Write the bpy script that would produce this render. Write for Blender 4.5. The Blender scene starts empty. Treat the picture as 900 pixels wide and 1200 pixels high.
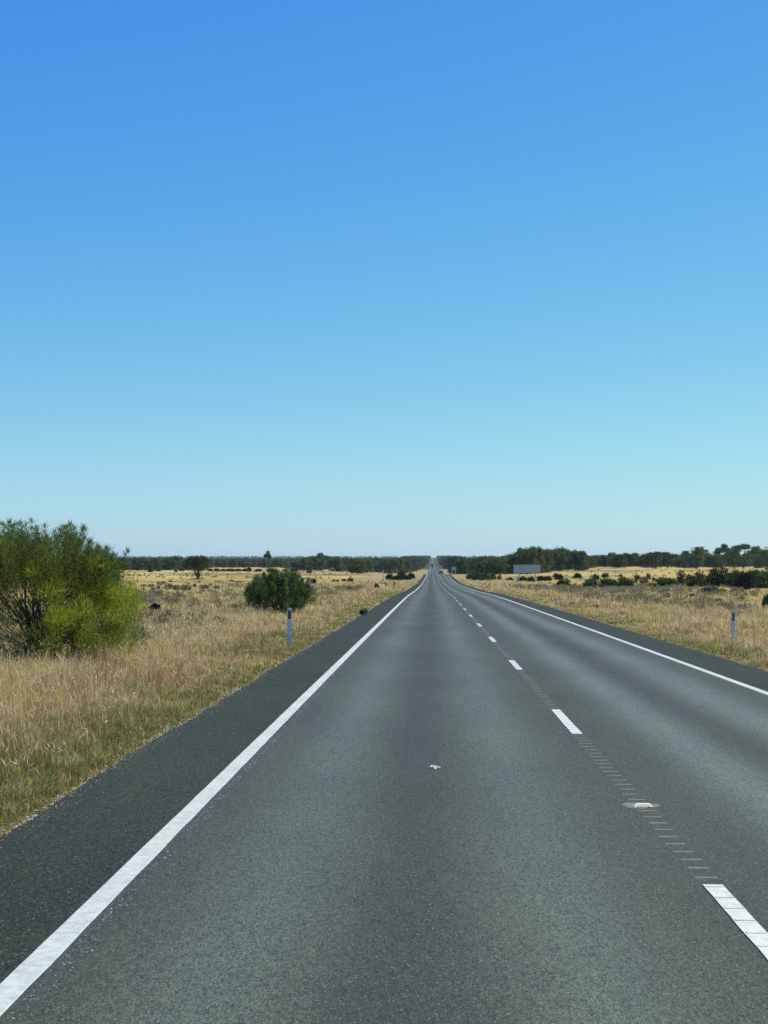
import bpy, math, random
import numpy as np
from mathutils import Vector, Matrix

random.seed(7)
RNG = np.random.default_rng(7)
R = math.radians
scene = bpy.context.scene
COL = scene.collection

# ------------------------------------------------------------------ camera
CAM_H = 1.89
F_PX, CX, CY = 1870.0, 450.0, 600.0
YAW, PITCH = math.atan(55.5 / F_PX), math.atan(68.5 / F_PX)
cam_data = bpy.data.cameras.new('camera')
cam = bpy.data.objects.new('camera', cam_data)
COL.objects.link(cam)
cam.location = (0, 0, CAM_H)
cam.rotation_euler = (math.pi / 2 + PITCH, 0, YAW)
cam_data.sensor_fit = 'VERTICAL'
cam_data.sensor_height = 36.0
cam_data.sensor_width = 27.0
cam_data.lens = F_PX / 1200 * 36
cam_data.clip_start = 0.1
cam_data.clip_end = 30000
scene.camera = cam
CAM_M = cam.rotation_euler.to_matrix()


def ray(px, py):
    return CAM_M @ Vector(((px - CX) / F_PX, (CY - py) / F_PX, -1.0))


def lateral(px, dist):
    d = ray(px, 668.5)
    return d.x / d.y * dist


# ------------------------------------------------------------------ noise / terrain
_LAT = np.random.default_rng(99).random((8, 256, 256)).astype(np.float32)


def noise(x, y, scale, k=0):
    x = np.asarray(x, float) / scale + 1000.0
    y = np.asarray(y, float) / scale + 1000.0
    xi, yi = np.floor(x).astype(int), np.floor(y).astype(int)
    fx, fy = x - xi, y - yi
    fx, fy = fx * fx * (3 - 2 * fx), fy * fy * (3 - 2 * fy)
    L = _LAT[k]
    a, b = L[yi % 256, xi % 256], L[yi % 256, (xi + 1) % 256]
    c, d = L[(yi + 1) % 256, xi % 256], L[(yi + 1) % 256, (xi + 1) % 256]
    return (a * (1 - fx) + b * fx) * (1 - fy) + (c * (1 - fx) + d * fx) * fy


def sstep(a, b, x):
    t = np.clip((np.asarray(x, float) - a) / (b - a), 0, 1)
    return t * t * (3 - 2 * t)


def hermite(pts):
    xs = np.array([p[0] for p in pts], float)
    ys = np.array([p[1] for p in pts], float)
    d = np.diff(ys) / np.diff(xs)
    m = np.zeros_like(ys)
    for i in range(1, len(xs) - 1):
        if d[i - 1] * d[i] > 0:
            m[i] = 2 * d[i - 1] * d[i] / (d[i - 1] + d[i])
    m[-1] = d[-1]

    def f(x):
        x = np.clip(np.asarray(x, float), xs[0], xs[-1])
        i = np.clip(np.searchsorted(xs, x) - 1, 0, len(xs) - 2)
        h = xs[i + 1] - xs[i]
        t = (x - xs[i]) / h
        return ((2 * t**3 - 3 * t**2 + 1) * ys[i] + (t**3 - 2 * t**2 + t) * h * m[i]
                + (-2 * t**3 + 3 * t**2) * ys[i + 1] + (t**3 - t**2) * h * m[i + 1])
    return f


road_h = hermite([(-300, 0), (0, 0), (88, -.08), (116, -.13), (203, -.56), (321, -.80), (450, -.25), (577, .5), (640, .35), (750, -.15),
                  (1000, .2), (1300, 2.0), (1790, 5.2), (3000, 15.5), (6000, 47), (9000, 48)])
left_h = hermite([(-300, 0), (0, 0), (120, -.05), (330, -.1), (600, 1.2), (800, 2.1), (1400, 5), (3000, 15.5), (6000, 47), (9000, 48)])
right_h = hermite([(-300, 0), (0, 0), (120, -.1), (330, .2), (500, 1.3), (800, 3.9), (1400, 6.2), (3000, 16), (6000, 47), (9000, 48)])
road_s = hermite([(-300, 0), (0, 0), (300, 0), (577, .42), (1790, 1.1), (3000, 2.9), (6000, 6.4), (9000, 9.5)])
RC = 1.62                      # centre line of the carriageway
EDGE_L, EDGE_R = -3.05, 6.27   # sealed edge


def ground_h(x, y):
    x, y = np.asarray(x, float), np.asarray(y, float)
    xr = x - road_s(y)
    wl, wr = sstep(-15, -60, xr), sstep(18, 70, xr)
    z = road_h(y) * (1 - wl - wr) + left_h(y) * wl + right_h(y) * wr
    d = np.maximum(np.abs(xr - RC) - 4.66, 0)     # distance off the seal
    off = sstep(0.1, 2.5, d)
    z = z - 0.05 - 0.10 * sstep(0.3, 3, d) + off * (noise(x, y, 2.6, 1) - .5) * .14 + off * (noise(x, y, 11, 2) - .5) * .3
    z = z + 0.05 * sstep(0.0, 0.25, d)
    return z


def on_ground(px, py):
    """world point where the sight line through a photo position meets the land"""
    d = ray(px, py)
    t0, step = 4.0, 0.5
    y = t0
    while y < 9000:
        k = y / d.y
        z = CAM_H + d.z * k
        if z <= float(ground_h(d.x * k, y)):
            break
        y += max(.25, y * .004)
    k = y / d.y
    return Vector((d.x * k, y, float(ground_h(d.x * k, y))))


# ------------------------------------------------------------------ tagging
def tag(o, label=None, cat=None, group=None, kind=None):
    if label: o['label'] = label
    if cat: o['category'] = cat
    if group: o['group'] = group
    if kind: o['kind'] = kind
    return o


def empty(name, loc, rz=0.0):
    o = bpy.data.objects.new(name, None)
    COL.objects.link(o)
    o.location = loc
    o.rotation_euler = (0, 0, rz)
    o.empty_display_size = .2
    return o


def link(name, mesh, parent=None, loc=(0, 0, 0)):
    o = bpy.data.objects.new(name, mesh)
    COL.objects.link(o)
    o.parent = parent
    o.location = loc
    return o


# ------------------------------------------------------------------ mesh building with numpy
class MB:
    """collects polygons; every face is a quad or a triangle"""
    def __init__(self):
        self.v, self.q, self.t, self.c, self.n = [], [], [], [], 0

    def add(self, verts, quads=None, tris=None, color=None):
        verts = np.asarray(verts, np.float32).reshape(-1, 3)
        if quads is not None and len(quads): self.q.append(np.asarray(quads, np.int64) + self.n)
        if tris is not None and len(tris): self.t.append(np.asarray(tris, np.int64) + self.n)
        self.v.append(verts)
        c = np.ones((len(verts), 4), np.float32)
        if color is not None: c[:, :3] = color
        self.c.append(c)
        self.n += len(verts)

    def box(self, lo, hi, color=None, taper=0.0):
        (x0, y0, z0), (x1, y1, z1) = lo, hi
        t = taper
        v = [(x0, y0, z0), (x1, y0, z0), (x1, y1, z0), (x0, y1, z0),
             (x0 + t, y0 + t, z1), (x1 - t, y0 + t, z1), (x1 - t, y1 - t, z1), (x0 + t, y1 - t, z1)]
        self.add(v, [(0, 3, 2, 1), (4, 5, 6, 7), (0, 1, 5, 4), (1, 2, 6, 5), (2, 3, 7, 6), (3, 0, 4, 7)], color=color)

    def tube(self, pts, radii, sides=6, color=None):
        pts = np.asarray(pts, float)
        n = len(pts)
        tang = np.gradient(pts, axis=0)
        tang /= np.linalg.norm(tang, axis=1, keepdims=True) + 1e-9
        up = np.where(np.abs(tang[:, 2:3]) > .9, np.array([[1., 0, 0]]), np.array([[0, 0, 1.]]))
        a = np.cross(tang, up); a /= np.linalg.norm(a, axis=1, keepdims=True) + 1e-9
        b = np.cross(tang, a)
        ang = np.arange(sides) / sides * 2 * np.pi
        ring = (a[:, None, :] * np.cos(ang)[None, :, None] + b[:, None, :] * np.sin(ang)[None, :, None])
        v = pts[:, None, :] + ring * np.asarray(radii, float)[:, None, None]
        q = []
        for i in range(n - 1):
            for s in range(sides):
                s2 = (s + 1) % sides
                q.append((i * sides + s, i * sides + s2, (i + 1) * sides + s2, (i + 1) * sides + s))
        vv = np.concatenate([v.reshape(-1, 3), pts[:1], pts[-1:]])
        tr = [(n * sides, (s + 1) % sides, s) for s in range(sides)] + \
             [(n * sides + 1, (n - 1) * sides + s, (n - 1) * sides + (s + 1) % sides) for s in range(sides)]
        self.add(vv, q, tr, color)

    def normalise(self):
        """scale what has been collected so that it is one metre wide, deep and high"""
        v = np.concatenate(self.v)
        lo, hi = np.percentile(v, 1.0, axis=0), np.percentile(v, 99.0, axis=0)
        k = 1.0 / np.array([hi[0] - lo[0], hi[1] - lo[1], np.percentile(v[:, 2], 99.6)])
        c = np.array([(hi[0] + lo[0]) / 2, (hi[1] + lo[1]) / 2, 0])
        self.v = [((a - c) * k).astype(np.float32) for a in self.v]
        return c, k

    def mesh(self, name, mat, smooth=False):
        me = bpy.data.meshes.new(name)
        v = np.concatenate(self.v).astype(np.float32)
        q = np.concatenate(self.q) if self.q else np.zeros((0, 4), np.int64)
        t = np.concatenate(self.t) if self.t else np.zeros((0, 3), np.int64)
        me.vertices.add(len(v)); me.vertices.foreach_set('co', v.ravel())
        loops = np.concatenate([q.ravel(), t.ravel()]).astype(np.int32)
        me.loops.add(len(loops)); me.loops.foreach_set('vertex_index', loops)
        me.polygons.add(len(q) + len(t))
        starts = np.concatenate([np.arange(len(q)) * 4, len(q) * 4 + np.arange(len(t)) * 3]).astype(np.int32)
        me.polygons.foreach_set('loop_start', starts)
        at = me.color_attributes.new('tint', 'FLOAT_COLOR', 'POINT')
        at.data.foreach_set('color', np.concatenate(self.c).astype(np.float32).ravel())
        me.materials.append(mat)
        me.polygons.foreach_set('use_smooth', np.full(len(q) + len(t), smooth, bool))
        me.update(calc_edges=True)
        return me


def add_leaves(mb, pos, direc, length, width, color, rng=RNG):
    """one slim pointed quad per leaf, folded around a random side direction"""
    n = len(pos)
    d = direc / (np.linalg.norm(direc, axis=1, keepdims=True) + 1e-9)
    r = rng.normal(size=(n, 3))
    s = np.cross(d, r); s /= np.linalg.norm(s, axis=1, keepdims=True) + 1e-9
    L, W = np.asarray(length)[:, None], np.asarray(width)[:, None]
    v = np.stack([pos, pos + d * L * .45 + s * W * .5, pos + d * L, pos + d * L * .45 - s * W * .5], 1)
    q = np.arange(n * 4).reshape(n, 4)
    c = np.repeat(np.asarray(color, np.float32), 4, axis=0)
    mb.add(v.reshape(-1, 3), q, color=c)


def add_blades(mb, x, y, z, h, w, lean, az, color_base, color_tip, segs=3, rng=RNG):
    n = len(x)
    ya = rng.random(n) * np.pi
    sx, sy = np.cos(ya), np.sin(ya)
    lx, ly = np.cos(az) * lean, np.sin(az) * lean
    vs, cs = [], []
    for i in range(segs + 1):
        t = i / segs
        ww = w * (1 - t) ** .6 * .5 + w * .06
        px, py = x + lx * h * t * t, y + ly * h * t * t
        pz = z + h * t * (1 - .35 * lean * t)
        vs.append(np.stack([px - sx * ww, py - sy * ww, pz], 1))
        vs.append(np.stack([px + sx * ww, py + sy * ww, pz], 1))
        c = color_base * (1 - t) + color_tip * t
        cs += [c, c]
    V = np.stack(vs, 1)
    m = 2 * (segs + 1)
    base = np.arange(n)[:, None] * m
    q = np.concatenate([base + np.array([[2 * i, 2 * i + 1, 2 * i + 3, 2 * i + 2]]) for i in range(segs)], 0)
    mb.add(V.reshape(-1, 3), q, color=np.stack(cs, 1).reshape(-1, 3))


# ------------------------------------------------------------------ materials
def new_mat(name):
    m = bpy.data.materials.new(name)
    m.use_nodes = True
    nt = m.node_tree
    nt.nodes.clear()
    out = nt.nodes.new('ShaderNodeOutputMaterial')
    return m, nt, out


class NT:
    def __init__(self, nt): self.nt = nt

    def n(self, typ, **kw):
        nd = self.nt.nodes.new(typ)
        for k, v in kw.items():
            if k.startswith('i_'):
                nd.inputs[k[2:].replace('_', ' ')].default_value = v
            else:
                setattr(nd, k, v)
        return nd

    def l(self, a, b): self.nt.links.new(a, b)

    def math(self, op, a, b=None, clamp=False):
        nd = self.nt.nodes.new('ShaderNodeMath'); nd.operation = op; nd.use_clamp = clamp
        for i, v in enumerate((a, b)):
            if v is None: continue
            if isinstance(v, (int, float)): nd.inputs[i].default_value = v
            else: self.l(v, nd.inputs[i])
        return nd.outputs[0]

    def noise(self, vec, scale, detail=3, rough=.55):
        nd = self.n('ShaderNodeTexNoise'); nd.inputs['Scale'].default_value = scale
        nd.inputs['Detail'].default_value = detail; nd.inputs['Roughness'].default_value = rough
        self.l(vec, nd.inputs['Vector'])
        return nd.outputs['Fac']

    def ramp(self, fac, stops):
        nd = self.n('ShaderNodeValToRGB')
        el = nd.color_ramp.elements
        while len(el) < len(stops): el.new(.5)
        for e, (p, c) in zip(el, stops):
            e.position = p
            e.color = (*c, 1) if len(c) == 3 else c
        self.l(fac, nd.inputs['Fac'])
        return nd.outputs['Color']

    def mix(self, fac, a, b, blend='MIX'):
        nd = self.n('ShaderNodeMix'); nd.data_type = 'RGBA'; nd.blend_type = blend
        for sock, v in ((nd.inputs[0], fac), (nd.inputs[6], a), (nd.inputs[7], b)):
            if isinstance(v, (int, float)): sock.default_value = v
            elif isinstance(v, tuple): sock.default_value = (*v, 1)
            else: self.l(v, sock)
        return nd.outputs[2]

    def smooth(self, v, a, b):
        nd = self.n('ShaderNodeMapRange'); nd.interpolation_type = 'SMOOTHSTEP'
        self.l(v, nd.inputs[0])
        nd.inputs[1].default_value = a; nd.inputs[2].default_value = b
        return nd.outputs[0]


def leaf_mat(name, transl=.3, gloss=.0):
    m, nt, out = new_mat(name)
    T = NT(nt)
    at = T.n('ShaderNodeAttribute', attribute_name='tint')
    d = T.n('ShaderNodeBsdfDiffuse'); T.l(at.outputs['Color'], d.inputs['Color'])
    tr = T.n('ShaderNodeBsdfTranslucent'); T.l(at.outputs['Color'], tr.inputs['Color'])
    mx = T.n('ShaderNodeMixShader'); mx.inputs[0].default_value = transl
    T.l(d.outputs[0], mx.inputs[1]); T.l(tr.outputs[0], mx.inputs[2])
    res = mx.outputs[0]
    if gloss:
        g = T.n('ShaderNodeBsdfGlossy'); g.inputs['Roughness'].default_value = .45
        g.inputs['Color'].default_value = (.8, .85, .9, 1)
        fr = T.n('ShaderNodeLayerWeight'); fr.inputs['Blend'].default_value = .25
        k = T.math('MULTIPLY', fr.outputs['Fresnel'], gloss)
        m2 = T.n('ShaderNodeMixShader'); T.l(k, m2.inputs[0])
        T.l(res, m2.inputs[1]); T.l(g.outputs[0], m2.inputs[2]); res = m2.outputs[0]
    T.l(res, out.inputs['Surface'])
    return m


def tint_mat(name, rough=.6, metal=0.0, grain=.12, scale=30.0, spec=.5):
    """principled, base colour from the mesh's own tint, broken up by fine noise"""
    m, nt, out = new_mat(name)
    T = NT(nt)
    at = T.n('ShaderNodeAttribute', attribute_name='tint')
    tc = T.n('ShaderNodeTexCoord')
    nz = T.noise(tc.outputs['Object'], scale, 4)
    k = T.math('ADD', T.math('MULTIPLY', nz, 2 * grain), 1 - grain)
    comb = T.n('ShaderNodeCombineColor')
    for i in range(3): T.l(k, comb.inputs[i])
    c = T.mix(1.0, at.outputs['Color'], comb.outputs[0], 'MULTIPLY')
    p = T.n('ShaderNodeBsdfPrincipled')
    T.l(c, p.inputs['Base Color'])
    p.inputs['Roughness'].default_value = rough
    p.inputs['Metallic'].default_value = metal
    p.inputs['Specular IOR Level'].default_value = spec
    T.l(p.outputs[0], out.inputs['Surface'])
    return m


def ground_mat():
    m, nt, out = new_mat('dry_paddock')
    T = NT(nt)
    geo = T.n('ShaderNodeNewGeometry')
    P = geo.outputs['Position']
    sep = T.n('ShaderNodeSeparateXYZ'); T.l(P, sep.inputs[0])
    X, Y = sep.outputs['X'], sep.outputs['Y']
    fine = T.noise(P, 9.0, 5, .7)
    mid = T.noise(P, .55, 4, .6)
    mp = T.n('ShaderNodeMapping'); T.l(P, mp.inputs['Vector']); mp.inputs['Scale'].default_value = (.022, .012, 1)
    big = T.noise(mp.outputs[0], 1.0, 5, .62)
    mp2 = T.n('ShaderNodeMapping'); T.l(P, mp2.inputs['Vector']); mp2.inputs['Scale'].default_value = (.006, .006, 1)
    huge = T.noise(mp2.outputs[0], 1.0, 3, .55)
    straw = T.ramp(mid, [(.25, (.26, .19, .06)), (.5, (.46, .345, .115)), (.75, (.56, .43, .155))])
    scrub = T.ramp(mid, [(.25, (.18, .14, .06)), (.5, (.34, .27, .11)), (.78, (.42, .33, .14))])
    verge = T.ramp(fine, [(.25, (.12, .095, .04)), (.5, (.30, .235, .10)), (.78, (.46, .37, .17))])
    # paddock: straw with darker weedy drifts
    drift = T.smooth(big, .47, .60)
    pad = T.mix(T.math('MULTIPLY', drift, .8), straw, (.15, .12, .06))
    ax = T.math('ABSOLUTE', T.math('SUBTRACT', X, RC))
    wob = T.math('ADD', ax, T.math('MULTIPLY', T.math('SUBTRACT', big, .5), 14.0))
    # wider scrub belt beside the road, straw paddocks beyond
    k1 = T.smooth(wob, 19.0, 27.0)
    a = T.mix(k1, scrub, pad)
    k0 = T.smooth(wob, 9.0, 12.5)
    a = T.mix(k0, verge, a)
    # far wooded rise
    far = T.smooth(T.math('ADD', Y, T.math('MULTIPLY', huge, 700.0)), 1550.0, 2000.0)
    a = T.mix(far, a, (.05, .06, .03))
    speck = T.math('ADD', T.math('MULTIPLY', fine, .7), .65)
    cc = T.n('ShaderNodeCombineColor')
    for i in range(3): T.l(speck, cc.inputs[i])
    a = T.mix(1.0, a, cc.outputs[0], 'MULTIPLY')
    b = T.n('ShaderNodeBump'); b.inputs['Strength'].default_value = .7; b.inputs['Distance'].default_value = .25
    T.l(fine, b.inputs['Height'])
    p = T.n('ShaderNodeBsdfPrincipled'); p.inputs['Roughness'].default_value = .95
    p.inputs['Specular IOR Level'].default_value = .1
    T.l(a, p.inputs['Base Color']); T.l(b.outputs[0], p.inputs['Normal'])
    T.l(p.outputs[0], out.inputs['Surface'])
    return m


def asphalt_mat():
    m, nt, out = new_mat('asphalt')
    T = NT(nt)
    geo = T.n('ShaderNodeNewGeometry')
    P = geo.outputs['Position']
    sep = T.n('ShaderNodeSeparateXYZ'); T.l(P, sep.inputs[0])
    X = sep.outputs['X']
    Y = sep.outputs['Y']
    # wander of the wheel paths
    mp = T.n('ShaderNodeMapping'); T.l(P, mp.inputs['Vector']); mp.inputs['Scale'].default_value = (.25, .035, 1)
    wander = T.noise(mp.outputs[0], 1.0, 2)
    Xw = T.math('ADD', X, T.math('MULTIPLY', T.math('SUBTRACT', wander, .5), .35))

    def bump(c, s):
        d = T.math('DIVIDE', T.math('SUBTRACT', Xw, c), s)
        return T.math('POWER', 2.718, T.math('MULTIPLY', T.math('MULTIPLY', d, d), -1.0))
    w1 = T.math('ADD', bump(-.98, .42), bump(.74, .42))
    w2 = T.math('ADD', bump(2.72, .36), bump(4.12, .40))
    wheel = T.math('ADD', T.math('MULTIPLY', w1, .66), w2, True)
    oil = T.math('ADD', T.math('MULTIPLY', bump(-.14, .30), .9), bump(3.38, .26), True)
    mp2 = T.n('ShaderNodeMapping'); T.l(P, mp2.inputs['Vector']); mp2.inputs['Scale'].default_value = (1.3, .12, 1)
    patch = T.noise(mp2.outputs[0], 1.0, 5, .6)
    mp3 = T.n('ShaderNodeMapping'); T.l(P, mp3.inputs['Vector']); mp3.inputs['Scale'].default_value = (2.6, .5, 1)
    blotch = T.noise(mp3.outputs[0], 1.0, 4, .6)
    # shoulders: dark, unworn seal
    in_lane = T.math('MULTIPLY', T.smooth(X, -1.98, -1.80), T.math('SUBTRACT', 1.0, T.smooth(X, 5.02, 5.2)))
    ms = T.n('ShaderNodeMapping'); T.l(P, ms.inputs['Vector']); ms.inputs['Scale'].default_value = (1.7, .72, 1)
    PS = ms.outputs[0]
    vor = T.n('ShaderNodeTexVoronoi'); vor.inputs['Scale'].default_value = 85.0; T.l(PS, vor.inputs['Vector'])
    cell = T.n('ShaderNodeSeparateColor'); T.l(vor.outputs['Color'], cell.inputs[0])
    vor2 = T.n('ShaderNodeTexVoronoi'); vor2.inputs['Scale'].default_value = 36.0; T.l(PS, vor2.inputs['Vector'])
    cell2 = T.n('ShaderNodeSeparateColor'); T.l(vor2.outputs['Color'], cell2.inputs[0])
    fine = T.noise(PS, 60.0, 2, .6)
    base = T.mix(in_lane, (.031, .0372, .0225), (.040, .0478, .0270))
    base = T.mix(T.math('MULTIPLY', wheel, .75), base, (.108, .127, .079))  # lighter wheel paths; sheen of the polished bitumen partly put into the colour
    base = T.mix(T.math('MULTIPLY', T.math('MULTIPLY', oil, in_lane), .66), base, (.028, .033, .0215))
    k = T.math('ADD', T.math('MULTIPLY', patch, .36), .82)
    k = T.math('MULTIPLY', k, T.math('ADD', T.math('MULTIPLY', blotch, .24), .88))
    mp4 = T.n('ShaderNodeMapping'); T.l(P, mp4.inputs['Vector']); mp4.inputs['Scale'].default_value = (.42, .16, 1)
    broad = T.noise(mp4.outputs[0], 1.0, 3, .55)
    k = T.math('MULTIPLY', k, T.math('ADD', T.math('MULTIPLY', broad, .8), .6))
    g = T.math('ADD', T.math('ADD', T.math('MULTIPLY', cell.outputs[0], 1.05), T.math('MULTIPLY', cell2.outputs[1], .5)), .22)
    k = T.math('MULTIPLY', k, g)
    cc = T.n('ShaderNodeCombineColor')
    for i in range(3): T.l(k, cc.inputs[i])
    col = T.mix(1.0, base, cc.outputs[0], 'MULTIPLY')
    # the odd pale stone
    st = T.smooth(cell.outputs[1], .972, .988)
    col = T.mix(T.math('MULTIPLY', st, .6), col, (.20, .205, .195))
    rough = T.math('SUBTRACT', .74, T.math('MULTIPLY', wheel, .20))
    rough = T.math('ADD', rough, T.math('MULTIPLY', T.math('SUBTRACT', blotch, .5), .10))
    h = T.math('ADD', vor.outputs['Distance'], fine)
    b = T.n('ShaderNodeBump'); b.inputs['Strength'].default_value = .4; b.inputs['Distance'].default_value = .006
    T.l(h, b.inputs['Height'])
    p = T.n('ShaderNodeBsdfPrincipled')
    T.l(col, p.inputs['Base Color']); T.l(rough, p.inputs['Roughness']); T.l(b.outputs[0], p.inputs['Normal'])
    T.l(T.math('ADD', T.math('MULTIPLY', in_lane, .22), .10), p.inputs['Specular IOR Level'])
    T.l(p.outputs[0], out.inputs['Surface'])
    return m


def paint_mat(name, wear=.55, col=(.72, .74, .72)):
    m, nt, out = new_mat(name)
    T = NT(nt)
    geo = T.n('ShaderNodeNewGeometry'); P = geo.outputs['Position']
    n1, n2 = T.noise(P, 14, 5, .7), T.noise(P, 90, 3, .7)
    n3 = T.noise(P, 1.1, 3)
    k = T.math('ADD', T.math('ADD', T.math('MULTIPLY', n1, .6), T.math('MULTIPLY', n2, .5)), T.math('MULTIPLY', n3, .25))
    f = T.smooth(k, wear - .10, wear + .22)
    c = T.mix(f, tuple(x * .62 for x in col), col)
    chip = T.smooth(T.noise(P, 45, 4, .75), .70, .76)
    c = T.mix(T.math('MULTIPLY', chip, .7), c, (.08, .085, .08))
    b = T.n('ShaderNodeBump'); b.inputs['Strength'].default_value = .3; b.inputs['Distance'].default_value = .004
    T.l(n2, b.inputs['Height'])
    p = T.n('ShaderNodeBsdfPrincipled'); p.inputs['Roughness'].default_value = .65
    T.l(c, p.inputs['Base Color']); T.l(b.outputs[0], p.inputs['Normal'])
    T.l(p.outputs[0], out.inputs['Surface'])
    return m


M_GROUND, M_ROAD = ground_mat(), asphalt_mat()
M_PAINT = paint_mat('line_paint', .58, (.53, .56, .48))
M_DASH = paint_mat('dash_paint', .55, (.60, .62, .52))
M_RIB = paint_mat('rumble_rib', .62, (.20, .21, .17))
M_GRASS = leaf_mat('grass_blade', .5)
M_LEAF = leaf_mat('leaf', .36)
M_FARLEAF = leaf_mat('crown_leaf', .32)
M_BARK = tint_mat('bark', .9, grain=.35, scale=14)
M_STONE = tint_mat('stone', .85, grain=.25, scale=40)
M_PLASTIC = tint_mat('post_plastic', .5, grain=.10, scale=12)
M_METAL = tint_mat('galvanised', .5, .55, grain=.12, scale=6)
M_PAINTED = tint_mat('vehicle_paint', .3, grain=.05, scale=4)
M_RUBBER = tint_mat('rubber', .8, grain=.2, scale=20)
M_LENS = tint_mat('lens', .15, grain=.05, scale=60)
M_SIGN = tint_mat('weathered_sheet', .9, 0, grain=.05, scale=9, spec=.15)
M_WOOD = tint_mat('grey_wood', .9, grain=.3, scale=9)

# ------------------------------------------------------------------ land
rows = np.unique(np.concatenate([np.arange(-40, 60, .8), np.arange(60, 200, 2.0), np.arange(200, 700, 6.0),
                                 np.geomspace(700, 8800, 120)]))
lat = np.concatenate([np.arange(0, 14, .6), np.arange(14, 40, 2), np.geomspace(40, 3600, 40)])
cols = np.unique(np.concatenate([-lat, lat]) ) + RC
cols = np.unique(np.concatenate([cols, [EDGE_L - .12, EDGE_L + .02, EDGE_R - .02, EDGE_R + .12]]))


def sheet(rows, cols, hf, shift=None):
    Xg, Yg = np.meshgrid(cols, rows)
    if shift is not None: Xg = Xg + shift(Yg)
    Z = hf(Xg, Yg)
    v = np.stack([Xg, Yg, Z], -1).reshape(-1, 3)
    n, m = len(rows), len(cols)
    i = np.arange(n - 1)[:, None] * m + np.arange(m - 1)[None, :]
    q = np.stack([i, i + 1, i + m + 1, i + m], -1).reshape(-1, 4)
    return v, q


mb = MB()
v, q = sheet(rows, cols, ground_h, road_s)
mb.add(v, q)
ground = link('ground', mb.mesh('ground', M_GROUND, True))
tag(ground, 'dry straw coloured plain on both sides of the road', 'ground', kind='structure')

# road: sealed strip with a slightly ragged edge and a short side face
rrows = np.unique(np.concatenate([np.arange(-30, 70, .2), rows[rows > 70], rows[(rows < -30)]]))
rr = rrows[rrows > -38]
fade = np.clip(1 - rr / 120, .25, 1)
el = EDGE_L + (noise(rr * 0, rr, .45, 3) - .5) * .05 + (noise(rr * 0, rr, 3.0, 4) - .5) * .06
er = EDGE_R + (noise(rr * 0 + 50, rr, .45, 3) - .5) * .05 + (noise(rr * 0 + 50, rr, 3.0, 4) - .5) * .06


def road_z(y): return road_h(y) + .02


def strip(mb, ys, xa, xb, dz, nx=1, color=None):
    s = road_s(ys)
    fr = np.linspace(0, 1, nx + 1)
    Xs = (xa * (1 - fr[None, :].T) + xb * fr[None, :].T).T if np.ndim(xa) else np.tile(xa + (xb - xa) * fr, (len(ys), 1))
    v = np.stack([Xs + s[:, None], np.repeat(ys[:, None], nx + 1, 1), np.repeat((road_z(ys) + dz)[:, None], nx + 1, 1)], -1)
    m = nx + 1
    i = np.arange(len(ys) - 1)[:, None] * m + np.arange(nx)[None, :]
    mb.add(v.reshape(-1, 3), np.stack([i, i + 1, i + m + 1, i + m], -1).reshape(-1, 4), color=color)


mb = MB()
zz, s = road_z(rr), road_s(rr)
prof = [np.stack([el + s - .03, rr, zz - .12], 1), np.stack([el + s, rr, zz], 1), np.stack([er + s, rr, zz], 1), np.stack([er + s + .03, rr, zz - .12], 1)]
v = np.stack(prof, 1).reshape(-1, 3)
i = np.arange(len(rr) - 1)[:, None] * 4 + np.arange(3)[None, :]
mb.add(v, np.stack([i, i + 1, i + 5, i + 4], -1).reshape(-1, 4))
road = link('road', mb.mesh('road', M_ROAD))
tag(road, 'two lane sealed highway running straight to the horizon', 'road', kind='structure')


def child(name, mb, mat, parent, smooth=False):
    return link(name, mb.mesh(name, mat, smooth), parent)


LINE_L, LINE_C, LINE_R = -1.88, 1.67, 5.12
for xc, w in ((LINE_L, .135), (LINE_R, .13)):
    mb = MB()
    a = xc - w / 2 + (noise(rr * 0 + xc, rr, .3, 5) - .5) * .005
    b = xc + w / 2 + (noise(rr * 0 + xc + 9, rr, .3, 5) - .5) * .007
    # thermoplastic line with a real 5 mm side
    v = np.stack([np.stack([a + s - .004, rr, zz + .001], 1), np.stack([a + s, rr, zz + .006], 1),
                  np.stack([b + s, rr, zz + .006], 1), np.stack([b + s + .004, rr, zz + .001], 1)], 1).reshape(-1, 3)
    mb.add(v, np.stack([i, i + 1, i + 5, i + 4], -1).reshape(-1, 4))
    child('edge_line', mb, M_PAINT, road)

RIB = .30
dash_near0 = 9.62      # near-frame dash ends (far end) here
k = -1
dash_spans = []
for j in range(-2, 85):
    far_end = dash_near0 + 12.0 * j
    dash_spans.append((far_end - 3.2, far_end))
for d0, d1 in dash_spans:
    mb = MB()
    ys = np.linspace(d0, d1, max(3, int((d1 - d0) / .1) if d1 < 60 else 4))
    xa = LINE_C - .06 + (noise(ys * 0, ys, .25, 6) - .5) * .006
    xb = LINE_C + .06 + (noise(ys * 0 + 5, ys, .25, 6) - .5) * .006
    strip(mb, ys, xa, xb, .006)
    child('centre_line_dash', mb, M_DASH, road)

# raised ribs of the tactile centre line
mb, mbp = MB(), MB()
y = 3.0
while y < 150:
    inside = any(d0 - .05 < y < d1 + .02 for d0, d1 in dash_spans)
    xj = random.uniform(-.008, .008) * (not inside)
    z0 = float(road_z(y))
    w = .075 if not inside else .0585
    tgt = mbp if inside else mb
    hgt = .010 if inside else .005
    L = .04 if y < 60 else .06
    tgt.box((LINE_C - w + xj, y, z0 - .004), (LINE_C + w + xj, y + L, z0 + hgt), taper=.007)
    y += RIB * random.uniform(.95, 1.05)
child('rumble_strip', mb, M_RIB, road)
child('rumble_strip', mbp, M_DASH, road)

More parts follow.
